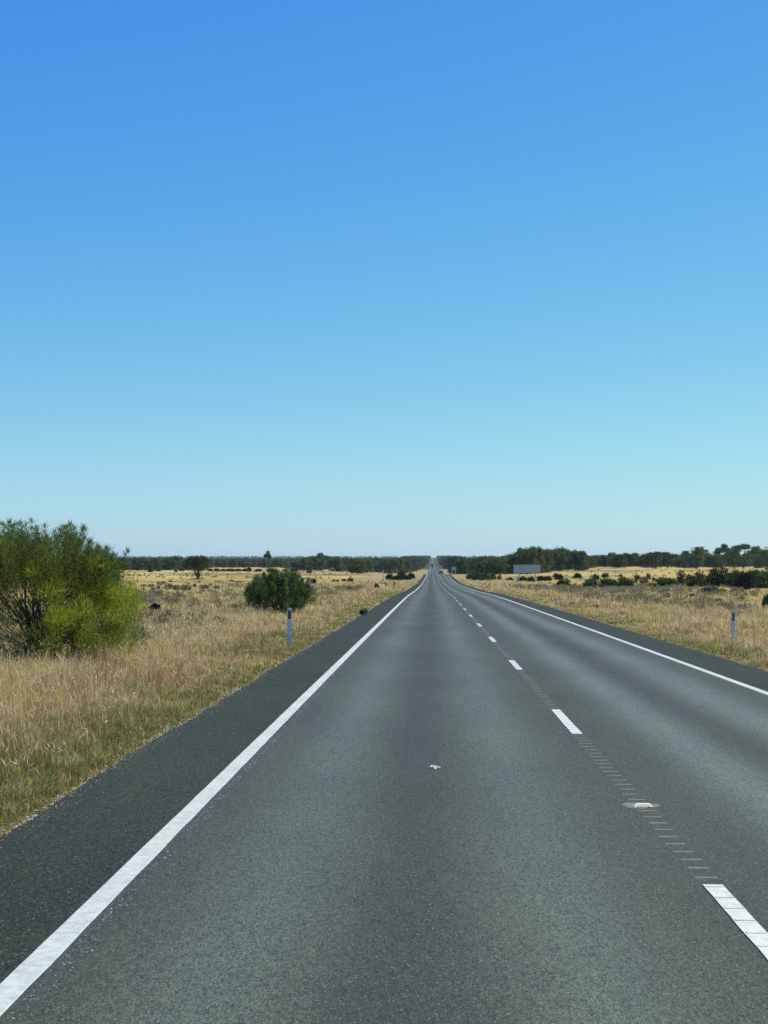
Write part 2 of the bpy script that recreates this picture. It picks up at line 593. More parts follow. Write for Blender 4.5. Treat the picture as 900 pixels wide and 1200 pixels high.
# ------------------------------------------------------------------ loose gravel along the seal edges and the left line
mb = MB()
ico = np.array([(1, 0, 0), (-1, 0, 0), (0, 1, 0), (0, -1, 0), (0, 0, 1), (0, 0, -1)], float)
ift = np.array([(0, 2, 4), (2, 1, 4), (1, 3, 4), (3, 0, 4), (2, 0, 5), (1, 2, 5), (3, 1, 5), (0, 3, 5)])


def stones(n, xf, y0, y1, size, colr, zoff=0.0, on_road=True):
    ys = y0 + (y1 - y0) * RNG.random(n) ** 1.3
    xs = xf(ys)
    zs = (road_z(ys) if on_road else ground_h(xs, ys)) + zoff
    sc = size * RNG.uniform(.45, 1.5, n)
    st = ico[None] * RNG.uniform(.6, 1.2, (n, 6, 1)) * sc[:, None, None]
    ang = RNG.random(n) * 6.28
    c, s_ = np.cos(ang)[:, None], np.sin(ang)[:, None]
    vx, vy = st[..., 0] * c - st[..., 1] * s_, st[..., 0] * s_ + st[..., 1] * c
    v = np.stack([vx + xs[:, None], vy + ys[:, None], st[..., 2] * .7 + zs[:, None] + sc[:, None] * .3], -1)
    t = (np.arange(n)[:, None, None] * 6 + ift[None]).reshape(-1, 3)
    g = RNG.uniform(.45, 1.2, (n, 1)) * np.array(colr)[None]
    mb.add(v.reshape(-1, 3), tris=t, color=np.repeat(g, 6, 0))


edgeL = lambda ys: EDGE_L + (noise(ys * 0, ys, .45, 3) - .5) * .05 + (noise(ys * 0, ys, 3.0, 4) - .5) * .06
edgeR = lambda ys: EDGE_R + (noise(ys * 0 + 50, ys, .45, 3) - .5) * .05 + (noise(ys * 0 + 50, ys, 3.0, 4) - .5) * .06
stones(1500, lambda ys: edgeL(ys) + np.abs(RNG.normal(0, .11, len(ys))), 6, 60, .006, (.36, .33, .26), 0)
stones(2600, lambda ys: edgeL(ys) + RNG.normal(0, .045, len(ys)) - .01, 6, 75, .013, (.42, .38, .29), -.012)
stones(1500, lambda ys: edgeR(ys) + RNG.normal(0, .05, len(ys)) + .02, 20, 90, .013, (.36, .33, .26), -.012)
stones(900, lambda ys: LINE_L + .10 + np.abs(RNG.normal(0, .05, len(ys))), 5, 30, .0055, (.38, .39, .37), 0)
stones(420, lambda ys: RNG.uniform(-2.9, 6.0, len(ys)), 5, 40, .004, (.34, .34, .31), 0)
gravel = link('gravel', mb.mesh('gravel', M_STONE))
tag(gravel, 'pale loose gravel crumbs along the edges of the seal', 'gravel', kind='stuff')

# ------------------------------------------------------------------ grass
BLOND = np.array([.72, .54, .205]); PALE = np.array([.84, .71, .40]); BROWN = np.array([.46, .31, .145])
GREEN = np.array([.175, .21, .05]); OLIVE = np.array([.32, .30, .085]); RUST = np.array([.45, .26, .13])
YELL = np.array([.76, .60, .20]); DUSK = np.array([.42, .34, .17])


def grass_colour(x, y, n):
    """dry and green grass mixed by distance from the seal and by patches"""
    xr = x - road_s(y)
    d = np.where(xr < RC, EDGE_L - xr, xr - EDGE_R)
    patch = noise(x, y, 1.7, 0) * .6 + noise(x, y, 5.5, 1) * .6
    gw = np.clip(1.12 - d / 2.0 + (patch - .6) * 1.5, 0, 1) * np.where(xr < RC, 1, .85)
    r = RNG.random(n)
    dry = np.where((r < .33)[:, None], PALE, np.where((r < .72)[:, None], BLOND, BROWN))
    rp = sstep(.50, .66, noise(x, y, 2.4, 5) * .65 + noise(x, y, .7, 6) * .35)
    dry = np.where((RNG.random(n) < rp * .5)[:, None], np.where((r < .5)[:, None], RUST, BROWN), dry)
    far = sstep(10, 26, d)[:, None]
    dry = dry * (1 - far) + YELL[None] * far
    sc = sstep(.47, .62, noise(x, y, 7.5, 6) * .55 + noise(x, y, 2.1, 4) * .45) * sstep(4, 8, d)
    dry = np.where((RNG.random(n) < sc * .8)[:, None], DUSK, dry)
    grn = np.where((RNG.random(n) < .55)[:, None], GREEN, OLIVE)
    c = np.where((RNG.random(n) < gw * .78)[:, None], grn, dry)
    c = c * RNG.uniform(.5, 1.3, (n, 1))
    return c, d, gw


def scatter(y0, y1, per_m2, side, margin=3.0, maxd=60):
    """random points between the seal and the edge of what can be seen, in a band of distance"""
    slope = .275 if side < 0 else .215
    w1 = min(slope * y1 + margin, maxd)
    e = -EDGE_L if side < 0 else EDGE_R
    area = (w1 - e) * (y1 - y0)
    if area <= 0: return np.zeros(0), np.zeros(0)
    n = int(area * per_m2)
    y = RNG.uniform(y0, y1, n)
    x = RNG.uniform(e, w1, n)
    keep = x < np.minimum(slope * y + margin, maxd)
    x, y = x[keep], y[keep]
    return side * x + road_s(y), y


KEEP_CLEAR = []


def turf(mb, y0, y1, tufts, blades, wd, hscale, segs, margin=3.0, maxd=60):
    for side in (-1, 1):
        tx, ty = scatter(y0, y1, tufts, side, margin, maxd)
        if not len(tx): continue
        xr = tx - road_s(ty)
        d = np.where(xr < RC, EDGE_L - xr, xr - EDGE_R)
        keep = RNG.random(len(tx)) < .16 + .84 * sstep(.34, .62, noise(tx, ty, .9, 7) * .5 + noise(tx, ty, 3.3, 2) * .5)
        keep |= d < 1.7
        more = (d < 1.6) & (RNG.random(len(tx)) < .8) & (ty < 60)
        jx = tx[more] + RNG.normal(0, .06, more.sum()); jy = ty[more] + RNG.normal(0, .12, more.sum())
        if y0 < 24:
            jx = np.concatenate([jx, jx + RNG.normal(0, .08, len(jx))]); jy = np.concatenate([jy, jy + RNG.normal(0, .15, len(jy))])
        tx, ty = np.concatenate([tx[keep], jx]), np.concatenate([ty[keep], jy])
        n = len(tx) * blades
        x = np.repeat(tx, blades) + RNG.normal(0, .05 * (1 + wd * 20), n)
        y = np.repeat(ty, blades) + RNG.normal(0, .05 * (1 + wd * 20), n)
        c, d, gw = grass_colour(x, y, n)
        ct = np.repeat(grass_colour(tx, ty, len(tx))[0], blades, axis=0)
        own = (RNG.random(n) < .68)[:, None]
        c = np.where(own, ct * RNG.uniform(.8, 1.15, (n, 1)), c)
        big_t = np.repeat(np.exp(RNG.normal(0, .34, len(tx))).clip(.5, 2.0), blades)
        ok = d > -.02 - .16 * RNG.random(n) * (noise(x * 0, y, .5, 2) > .52)
        x, y, c, d, gw, big_t = x[ok], y[ok], c[ok], d[ok], gw[ok], big_t[ok]; n = len(x)
        z = ground_h(x, y) - .01
        th = .10 + .33 * sstep(.1, 3.2, d) * (.4 + 1.0 * noise(x, y, 2.2, 3)) - .15 * sstep(7, 16, d) * (.6 + .6 * noise(x, y, 6, 5))
        th = np.maximum(th, .07)
        h = th * RNG.uniform(.45, 1.25, n) * hscale * big_t
        lean = np.abs(RNG.normal(.4, .45, n)).clip(0, 1.3)
        az = RNG.random(n) * 6.28
        add_blades(mb, x, y, z, h, wd * RNG.uniform(.6, 1.5, n), lean, az, c * .9, c * 1.06, segs)


mb = MB()
turf(mb, 6, 24, 80, 14, .0055, .74, 3, 2.5)
turf(mb, 24, 46, 50, 12, .008, .66, 3, 3)
turf(mb, 46, 85, 15, 10, .015, .62, 2, 4)
turf(mb, 85, 170, 3.2, 8, .032, .8, 2, 6, 45)
turf(mb, 170, 420, .5, 6, .08, .85, 1, 10, 60)
# seed heads: tall pale stalks standing above the sward
for side in (-1, 1):
    x, y = scatter(9, 60, 10, side, 3)
    n = len(x); xr = x - road_s(y)
    d = np.where(xr < RC, EDGE_L - xr, xr - EDGE_R)
    ok = (d > .35) & (RNG.random(n) < .3 + .7 * noise(x, y, 2.2, 4))
    x, y, d = x[ok], y[ok], d[ok]; n = len(x)
    c = np.where((RNG.random(n) < .6)[:, None], PALE, BLOND) * RNG.uniform(.8, 1.15, (n, 1))
    h = (.24 + .26 * sstep(.3, 3, d)) * RNG.uniform(.8, 1.3, n)
    az = RNG.random(n) * 6.28; lean = RNG.uniform(.05, .5, n)
    z = ground_h(x, y)
    add_blades(mb, x, y, z, h, np.full(n, .006), lean, az, c * .85, c, 2)
    tipx, tipy, tipz = x + np.cos(az) * lean * h, y + np.sin(az) * lean * h, z + h * (1 - .35 * lean)
    for _ in range(3):
        p = np.stack([tipx, tipy, tipz - .07 * RNG.random(n)], 1)
        dr = np.stack([np.cos(az) * .5, np.sin(az) * .5, np.full(n, .8)], 1) + RNG.normal(0, .45, (n, 3))
        add_leaves(mb, p, dr, RNG.uniform(.05, .10, n), np.full(n, .009), c)
grass = link('grass', mb.mesh('grass', M_GRASS))
tag(grass, 'dry blond and green grass along both verges of the road', 'grass', kind='stuff')


# ------------------------------------------------------------------ shrubs
def dome_leaves(mb, clumps, per, rad, length, width, colf, up=.8, rng=RNG, squash=1.0):
    """clumps: (n,3) centres; sprays of leaves round each"""
    n = len(clumps) * per
    cidx = np.repeat(np.arange(len(clumps)), per)
    off = rng.normal(size=(n, 3)); off /= np.linalg.norm(off, axis=1, keepdims=True)
    off *= (rng.random((n, 1)) ** .45) * np.asarray(rad)[cidx][:, None]
    off[:, 2] *= squash
    p = clumps[cidx] + off
    d = off / (np.asarray(rad)[cidx][:, None] + 1e-6) * .9 + np.array([0, 0, up]) + rng.normal(0, .45, (n, 3))
    c = colf(cidx, p, n)
    add_leaves(mb, p, d, length * rng.uniform(.6, 1.4, n), width * rng.uniform(.6, 1.4, n), c, rng)


def scrub_patch():
    """low grey-green and brown ground scrub: a mass nobody could count"""
    mb = MB()
    rng = np.random.default_rng(21)
    P, Rr, Cc = [], [], []
    for side, x0, x1, y0, y1, cnt in ((-1, 9.5, 25, 40, 230, 340), (1, 10, 34, 50, 260, 720)):
        x = side * rng.uniform(x0, x1, cnt) + RC
        y = rng.uniform(y0 ** .6, y1 ** .6, cnt) ** (1 / .6)
        ok = noise(x, y, 9, 3) * .6 + noise(x, y, 3, 4) * .4 > .46
        ok &= np.abs(x) < .3 * y + 6
        for a, b in zip(x[ok], y[ok]):
            P.append((a, b)); Rr.append(rng.uniform(.22, .62))
            Cc.append(random.choice([(.27, .25, .15), (.22, .21, .11), (.32, .27, .16), (.29, .22, .12), (.19, .18, .09), (.36, .31, .18)]))
    for side, slope, cnt in ((-1, .29, 750), (1, .23, 350)):
        y = rng.uniform(140, 640, cnt); x = side * rng.uniform(24, 24 + slope * y, cnt)
        ok = noise(x, y, 40, 5) * .6 + noise(x, y, 14, 6) * .4 > .5
        for a, b in zip(x[ok], y[ok]):
            P.append((a, b)); Rr.append(rng.uniform(.18, .5)); Cc.append(random.choice([(.13, .105, .055), (.10, .095, .045), (.18, .14, .07)]))
    P, Rr, Cc = np.array(P), np.array(Rr), np.array(Cc)
    z = ground_h(P[:, 0], P[:, 1])
    cl = []; rd = []; cc = []
    for k in range(5):
        j = rng.normal(0, .45, (len(P), 2)) * Rr[:, None]
        cl.append(np.stack([P[:, 0] + j[:, 0], P[:, 1] + j[:, 1], z + Rr * rng.uniform(.25, .65, len(P))], 1)); rd.append(Rr * rng.uniform(.4, .7, len(P))); cc.append(Cc)
    cl, rd, cc = np.concatenate(cl), np.concatenate(rd), np.concatenate(cc)
    dome_leaves(mb, cl, 34, rd, .16, .045, lambda ci, p, n: cc[ci] * rng.uniform(.65, 1.3, (n, 1)), .6, rng)
    o = link('scrub', mb.mesh('scrub', M_LEAF))
    tag(o, 'low grey green saltbush scrub between the verges and the paddocks', 'scrub', kind='stuff')


scrub_patch()


def branches(mb, ends, base_r, root_spread, rad0, rng, color, mids=3):
    for e in ends:
        a = rng.random() * 6.28
        b = np.array([math.cos(a) * root_spread * rng.random(), math.sin(a) * root_spread * rng.random(), -.05])
        t = np.linspace(0, 1, mids + 3)[:, None]
        p = b * (1 - t) + e * t
        bow = np.array([e[0], e[1], 0]) * -.18
        p = p + bow * np.sin(t * np.pi) + rng.normal(0, .05, p.shape) * np.sin(t * np.pi) * np.linalg.norm(e) * .5
        r = rad0 * rng.uniform(.7, 1.3) * (1 - .78 * t[:, 0])
        mb.tube(p, r, 5, color=np.array(color) * rng.uniform(.7, 1.3))


def roadside_bush():
    rng = np.random.default_rng(5)
    base = on_ground(44, 776)
    root = empty('bush', base)
    tag(root, 'large feathery green bush with yellow green lower branches, on the left verge', 'bush')
    cl, rd, cc = [], [], []
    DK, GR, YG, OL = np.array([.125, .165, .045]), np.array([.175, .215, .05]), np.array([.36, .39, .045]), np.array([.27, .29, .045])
    # spreading head
    for _ in range(235):
        a, r = rng.random() * 6.28, 1.72 * math.sqrt(rng.random())
        x, yv = r * math.cos(a), r * math.sin(a)
        top = 2.26 - .25 * (r / 1.7) ** 2 + (noise(x * 3 + 7, yv * 3, 1.1, 2) - .5) * .6
        if x > .95: top -= .12
        zb = 1.70 - .15 * (r / 1.7)
        z = zb + (top - zb) * rng.random() ** 1.15
        cl.append((x, yv, z)); rd.append(rng.uniform(.13, .24))
        k = rng.random()
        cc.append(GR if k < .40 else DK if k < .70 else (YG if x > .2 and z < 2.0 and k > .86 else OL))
    # upright plumes breaking the outline
    n_head = len(cl)
    for _ in range(150):
        a, r = rng.random() * 6.28, 1.66 * math.sqrt(rng.random())
        x, yv = r * math.cos(a), r * math.sin(a)
        zt = 2.02 - (.14 if x > .95 else 0) - .25 * (r / 1.5) ** 2
        hh = rng.uniform(.35, .92) * (1 if x < .8 else .75)
        lx, ly = rng.normal(0, .07, 2) + np.array([x, yv]) * .10
        col_ = DK if rng.random() < .4 else GR
        for q in range(7):
            t_ = q / 6.0
            cl.append((x + lx * t_, yv + ly * t_, zt + hh * t_)); rd.append(.105 * (1 - .75 * t_)); cc.append(col_)
    n_plume = len(cl)
    # lower skirt: full on the right, back and far left, open at the front left
    for _ in range(640):
        a = rng.random() * 6.28
        r = rng.uniform(.75, 2.3)
        x, yv = r * math.cos(a), r * math.sin(a)
        deg = math.degrees(a)
        z = rng.uniform(.22, 1.6)
        if noise(x * 2 + 3, z * 2 + yv, .55, 5) < .42: continue
        r_lim = 2.28 - .55 * max(0, (z - 1.1)) - .45 * max(0, .55 - z)
        if r > r_lim: continue
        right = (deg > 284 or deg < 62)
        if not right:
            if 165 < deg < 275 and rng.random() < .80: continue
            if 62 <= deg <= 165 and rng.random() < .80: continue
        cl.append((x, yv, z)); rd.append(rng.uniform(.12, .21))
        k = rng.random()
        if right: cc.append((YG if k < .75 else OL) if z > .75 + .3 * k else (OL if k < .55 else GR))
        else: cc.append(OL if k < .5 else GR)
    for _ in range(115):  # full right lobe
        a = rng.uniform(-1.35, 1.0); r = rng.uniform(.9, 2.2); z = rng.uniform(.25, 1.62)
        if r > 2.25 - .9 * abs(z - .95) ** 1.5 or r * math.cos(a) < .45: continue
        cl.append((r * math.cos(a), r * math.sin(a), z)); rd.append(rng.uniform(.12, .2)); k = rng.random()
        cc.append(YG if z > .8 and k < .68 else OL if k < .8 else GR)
    for _ in range(22):   # foot: shade under the crown put in as darker leaves
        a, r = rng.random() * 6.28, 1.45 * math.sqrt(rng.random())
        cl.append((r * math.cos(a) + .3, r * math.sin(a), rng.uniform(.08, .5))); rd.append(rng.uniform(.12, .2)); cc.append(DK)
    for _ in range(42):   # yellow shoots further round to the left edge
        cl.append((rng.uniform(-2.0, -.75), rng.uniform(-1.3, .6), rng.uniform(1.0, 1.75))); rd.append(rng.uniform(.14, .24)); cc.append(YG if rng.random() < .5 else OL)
    cl, rd, cc = np.array(cl), np.array(rd), np.array(cc)
    mb = MB()
    rd = np.array(rd)
    plume = (np.arange(len(cl)) >= n_head) & (np.arange(len(cl)) < n_plume)
    jj = np.where(plume)[0]
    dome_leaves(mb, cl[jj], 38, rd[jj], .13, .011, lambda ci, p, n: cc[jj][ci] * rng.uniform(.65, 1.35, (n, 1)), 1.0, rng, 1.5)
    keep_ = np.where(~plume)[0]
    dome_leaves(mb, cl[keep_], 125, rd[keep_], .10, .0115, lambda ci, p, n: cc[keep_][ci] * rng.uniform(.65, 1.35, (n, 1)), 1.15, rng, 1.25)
    child('foliage', mb, M_LEAF, root)
    mb = MB()
    up = cl[rng.choice(n_head, 60, replace=False)]
    branches(mb, up, 0, .34, .026, rng, (.075, .06, .05), 5)
    low = cl[n_plume:]
    sel = low[rng.choice(len(low), 60, replace=False)]
    branches(mb, sel, 0, .28, .011, rng, (.10, .085, .07), 4)
    dead = rng.normal(0, 1, (26, 3)) * np.array([.9, .9, .2]) + np.array([-.3, -.5, .75])
    branches(mb, dead, 0, .4, .011, rng, (.23, .21, .18), 3)
    child('stems', mb, M_BARK, root)


roadside_bush()


def round_bush(name, label, cat, px, py, w, h, cols, seed, nclump=240, per=120, leaf=(.10, .022), group=None, up=.9):
    rng = np.random.default_rng(seed)
    base = on_ground(px, py)
    root = empty(name, base)
    tag(root, label, cat, group)
    prof = hermite([(0, .60), (.12, .78), (.35, .95), (.6, 1.0), (.8, .82), (.93, .55), (1, .25)])
    cl, rd, tone = [], [], []
    cols = np.array(cols)
    for _ in range(nclump):
        a, t = rng.random() * 6.28, rng.random() ** .85
        lump = .62 + .75 * noise(math.cos(a) * 1.6 + seed, math.sin(a) * 1.6 + t * 2.2, .75, 3)
        top = .70 + .62 * noise(math.cos(a) * 1.3 - seed, math.sin(a) * 1.3, .6, 4)
        r = float(prof(t)) * lump * w / 2 * math.sqrt(rng.uniform(.25, 1))
        cl.append((r * math.cos(a), r * math.sin(a), .03 * h + t * top * h * .90)); rd.append(rng.uniform(.06, .115) * w / 1.6)
        tone.append(cols[rng.integers(len(cols))] * rng.uniform(.7, 1.35))
    for _ in range(nclump // 4):     # sprays standing out of the outline
        a, t = rng.random() * 6.28, rng.uniform(.35, 1)
        r = float(prof(t)) * w / 2 * rng.uniform(.5, 1.0)
        c0 = np.array([r * math.cos(a), r * math.sin(a), t * h * .82])
        dv = np.array([math.cos(a) * .35, math.sin(a) * .35, 1.0]) * h * rng.uniform(.10, .24)
        tn = cols[rng.integers(len(cols))] * rng.uniform(.8, 1.4)
        for q in range(4):
            cl.append(tuple(c0 + dv * q / 3)); rd.append(.075 * w / 2 * (1 - .6 * q / 3)); tone.append(tn)
    cl, rd, tone = np.array(cl), np.array(rd), np.array(tone)
    mb = MB()
    dome_leaves(mb, cl, per, rd, leaf[0], leaf[1], lambda ci, p, n: tone[ci] * rng.uniform(.6, 1.4, (n, 1)), up, rng, 1.2)
    child('foliage', mb, M_LEAF, root)
    mb = MB()
    branches(mb, cl[rng.choice(nclump, 30, replace=False)], 0, .3, .022 * w / 2, rng, (.07, .06, .05), 4)
    child('stems', mb, M_BARK, root)
    return root


DG = [(.08, .13, .045), (.11, .165, .055), (.16, .21, .062)]
round_bush('bush', 'rounded dark green bush standing behind the post with a red reflector', 'bush', 327, 719, 3.0, 2.02, DG, 11, 340, 100, (.12, .018), up=1.5)
round_bush('bush', 'small blackish bush low in the grass right of the large feathery bush', 'bush', 182, 718, .56, .40, [(.02, .025, .02), (.03, .033, .026)], 12, 60, 60, (.06, .02))
round_bush('bush', 'reddish brown bush in the straw paddock above the rounded dark green bush', 'bush', 366.5, 684.5, 1.5, 1.05, [(.075, .045, .03), (.05, .035, .025)], 13, 60, 50, (.14, .05))


# prototype shrubs, shared mesh data, normalised to 1 m wide and 1 m high
def proto_shrub(name, cols, seed, nclump=42, per=48, leaf=(.13, .045), flat=.5):
    rng = np.random.default_rng(seed)
    cl, rd = [], []
    for _ in range(nclump):
        d = rng.normal(size=3); d /= np.linalg.norm(d); d[2] = abs(d[2])
        p = d * rng.uniform(.45, .95) * (.8 + .45 * noise(d[0] * 2 + seed, d[1] * 2, .7, 1)) * np.array([.42, .42, .80])
        p[2] = max(p[2], .05)
        cl.append(p); rd.append(rng.uniform(.10, .18))
    cl, rd = np.array(cl), np.array(rd)
    cc = np.array(cols)[rng.integers(0, len(cols), len(cl))] * rng.uniform(.75, 1.25, (len(cl), 1))
    mb = MB()
    dome_leaves(mb, cl, per, rd, leaf[0], leaf[1], lambda ci, p, n: cc[ci] * rng.uniform(.65, 1.35, (n, 1)), .6, rng)
    mb.normalise()
    return mb.mesh(name, M_LEAF)


S_GREEN = [proto_shrub('shrub_green', [(.065, .105, .036), (.085, .125, .04)], s) for s in (31, 32, 33)]
S_DARK = [proto_shrub('shrub_dark', [(.028, .040, .022), (.04, .052, .027)], s) for s in (34, 35, 36)]
S_OLIVE = [proto_shrub('shrub_olive', [(.13, .12, .05), (.10, .10, .045)], s) for s in (37, 38)]
S_GREY = [proto_shrub('shrub_grey', [(.075, .095, .075), (.10, .115, .09)], s) for s in (39, 40)]
S_BROWN = [proto_shrub('shrub_brown', [(.14, .10, .07), (.10, .075, .05)], s, 30, 34) for s in (41, 42)]

GR_NEAR = 'shrubs scattered along the right of the road'


def shrub(label, px, py, wpx, hpx, protos, group=None, dist=None):
    if dist is None: b = on_ground(px, py)
    else:
        x = lateral(px, dist); b = Vector((x, dist, float(ground_h(x, dist))))
    k = b.y / F_PX
    o = link('shrub', random.choice(protos))
    o.location = b - Vector((0, 0, .04))
    o.scale = (wpx * k * 1.05, wpx * k * random.uniform(.8, 1.1), hpx * k * (1.2 if b.y < 300 else 1.05))
    o.rotation_euler = (0, 0, random.random() * 6.28)
    tag(o, label, 'shrub', group)
    return o


# left of the road
shrub('olive ball shaped shrub in the straw paddock left of the road', 411, 681.5, 7, 6, S_OLIVE)
shrub('dark low shrub just left of the olive ball shaped shrub', 403, 680.8, 5, 2.6, S_DARK)
for px in (391, 395.5):
    shrub('tiny dark shrub in the straw paddock left of the olive ball shaped one', px, 681.5, 3.4, 2.2, S_DARK, 'tiny dark paddock shrubs')
shrub('dark shrub at the paddock edge nearest the short dark post', 441.5, 689, 5.5, 4.5, S_DARK)
for px, py, w, h in ((452, 686, 3.2, 2.6), (404.5, 690, 5, 3.4), (409.5, 691.5, 7, 3.8), (417, 691, 5.5, 3)):
    shrub('dusky low shrub in the grey scrub below the olive ball shaped shrub', px, py, w, h, S_BROWN + S_DARK, 'dusky shrubs of the left scrub')
for px, py, w, h in ((456, 679.3, 8, 6.5), (465, 680.0, 12, 6), (475, 679.6, 13, 6.5), (482, 678, 9, 6.5), (470, 677, 10, 7)):
    shrub('dark spreading shrub in the clump beside the left edge of the far road', px, py, w, h, S_DARK, 'clump of dark shrubs left of the road')
for px, w, h in ((247, 5, 3), (254, 7, 3.2), (262, 8, 2.6), (270, 10, 3), (279, 9, 2.6), (287, 8, 3), (292, 5, 4.6), (303, 9, 2.6), (316, 8, 2.8), (322, 6, 3), (334, 7, 2.6), (344, 9, 3)):
    shrub('low dark shrub in the row across the paddock before the far left trees', px, 0, w, h, S_DARK, 'row of shrubs across the left paddock', dist=690)
for px, py, w, h in ((161.5, 668.6, 4, 3), (176, 670.5, 4.5, 5), (186, 669.5, 5, 3), (206, 670, 4, 3), (212.5, 669, 6, 2.6)):
    shrub('small dark shrub at the foot of the trees left of the lone paddock tree', px, py, w, h, S_DARK, 'small shrubs under the far left trees')
for px, py, w, h in ((199, 690.5, 12, 6), (206.5, 691, 9, 5), (218, 691.5, 13, 5.2), (228, 688, 5, 4), (239, 690, 12, 4.2), (254, 690, 8, 3.6), (178.5, 692, 4, 4.4), (185.5, 691, 4.4, 5)):
    shrub('brownish grey shrub along the left paddock fence', px, py, w, h, S_BROWN, 'grey shrubs along the fence')
for px, py, w, h in ((252, 676.3, 4, 1.6), (256, 682.6, 10, 1.8), (271, 681.6, 7, 2.6), (279, 682.6, 11, 1.6), (231, 679, 16, 1.5), (200, 682, 5, 1.8)):  # the wide strip at the trunk's foot stands in for the tree's shadow
    shrub('flat dark patch in the paddock around the lone tree', px, py, w, h, S_BROWN, 'flat shrubs round the lone tree')

# right of the road
for px, py, w, h in ((552, 678.6, 12, 6), (560, 680.2, 15, 8.5), (569, 680, 13, 8), (577, 679.6, 11, 8)):
    shrub('mid green rounded shrub in the clump left of the large sign back', px, py, w, h, S_GREEN, 'green clump left of the large sign')
shrub('brown and green upright shrub closest to the left post of the large sign', 585.5, 679.5, 6, 6, S_BROWN)
for px, py, w, h in ((597, 680, 9, 3.4), (612, 681, 12, 5.6), (622, 681.5, 10, 5.6), (635, 681, 12, 6), (641, 680.5, 10, 5.5)):
    shrub('dark shrub growing behind the posts of the large sign', px, py, w, h, S_DARK, 'dark shrubs behind the large sign')
for px, py, w, h in ((655, 679.5, 10, 7), (652, 676, 9, 4.5), (660, 688, 15, 8)):
    shrub('dark round shrub between the large sign and the green pair', px, py, w, h, S_DARK, 'dark shrubs right of the large sign')
shrub('small dark oval shrub alone on the straw above the grey shrub', 677, 677.6, 10, 6, S_DARK)
shrub('dark shrub directly above the light grey shrub', 698, 680, 9, 7, S_DARK)
shrub('small dark shrub furthest out beside the one above the grey shrub', 709, 676.8, 8, 5, S_DARK)
shrub('grey green shrub left of the pair of rounded green shrubs', 692, 689.8, 17, 12, S_GREY)
shrub('left one of the pair of rounded green shrubs on the right plain', 713, 690, 21, 10.5, S_GREEN)
shrub('right one of the pair of rounded green shrubs on the right plain', 732.5, 689.8, 20, 11.5, S_GREEN)
for px, py, w, h in ((727, 676.8, 5, 4.4), (747, 682, 8, 9), (755, 684, 11, 7), (760, 679, 6, 8), (766, 682, 4, 6)):
    shrub('dry brown twiggy shrub right of the green pair', px, py, w, h, S_BROWN, 'dry brown shrubs right of the green pair')
shrub('tall dry brown dome shaped shrub above the long dark hedge', 798, 681.5, 10, 13, S_BROWN)
shrub('low wide green shrub at the left end of the long dark hedge', 780, 688.5, 26, 10, S_GREEN)
shrub('bluish grey green shrub standing in front of the long dark hedge', 832, 697, 22, 9.5, S_GREY)
shrub('dark green shrub cut by the right frame edge above the white marker post', 899, 712, 14, 13, S_GREEN)
for px, py, w, h in ((798, 687, 14, 8), (811, 688, 19, 12), (824, 687.6, 20, 15), (838, 687, 22, 18), (850, 688, 24, 18), (861, 689, 22, 17), (872, 691, 25, 18), (885, 688, 24, 17), (897, 689, 26, 18), (911, 689, 25, 18), (925, 690, 24, 17)):
    shrub('dark green dense shrub in the long hedge like row at the right', px, py, w, h, S_DARK + S_GREEN, 'hedge like row of shrubs')
for px, py, w, h in ((690, 700, 8, 4), (722, 706, 9, 5), (674, 698, 7, 4), (744, 696, 8, 4.5), (781, 701, 10, 5), (812, 699, 9, 3.6), (806, 709, 9, 5), (700, 712, 6, 4), (842, 706, 11, 5), (866, 722, 12, 8), (848, 716, 9, 5)):
    shrub('knee high grey brown shrub in the right hand scrub', px, py, w, h, S_GREY + S_BROWN, 'knee high shrubs of the right scrub')


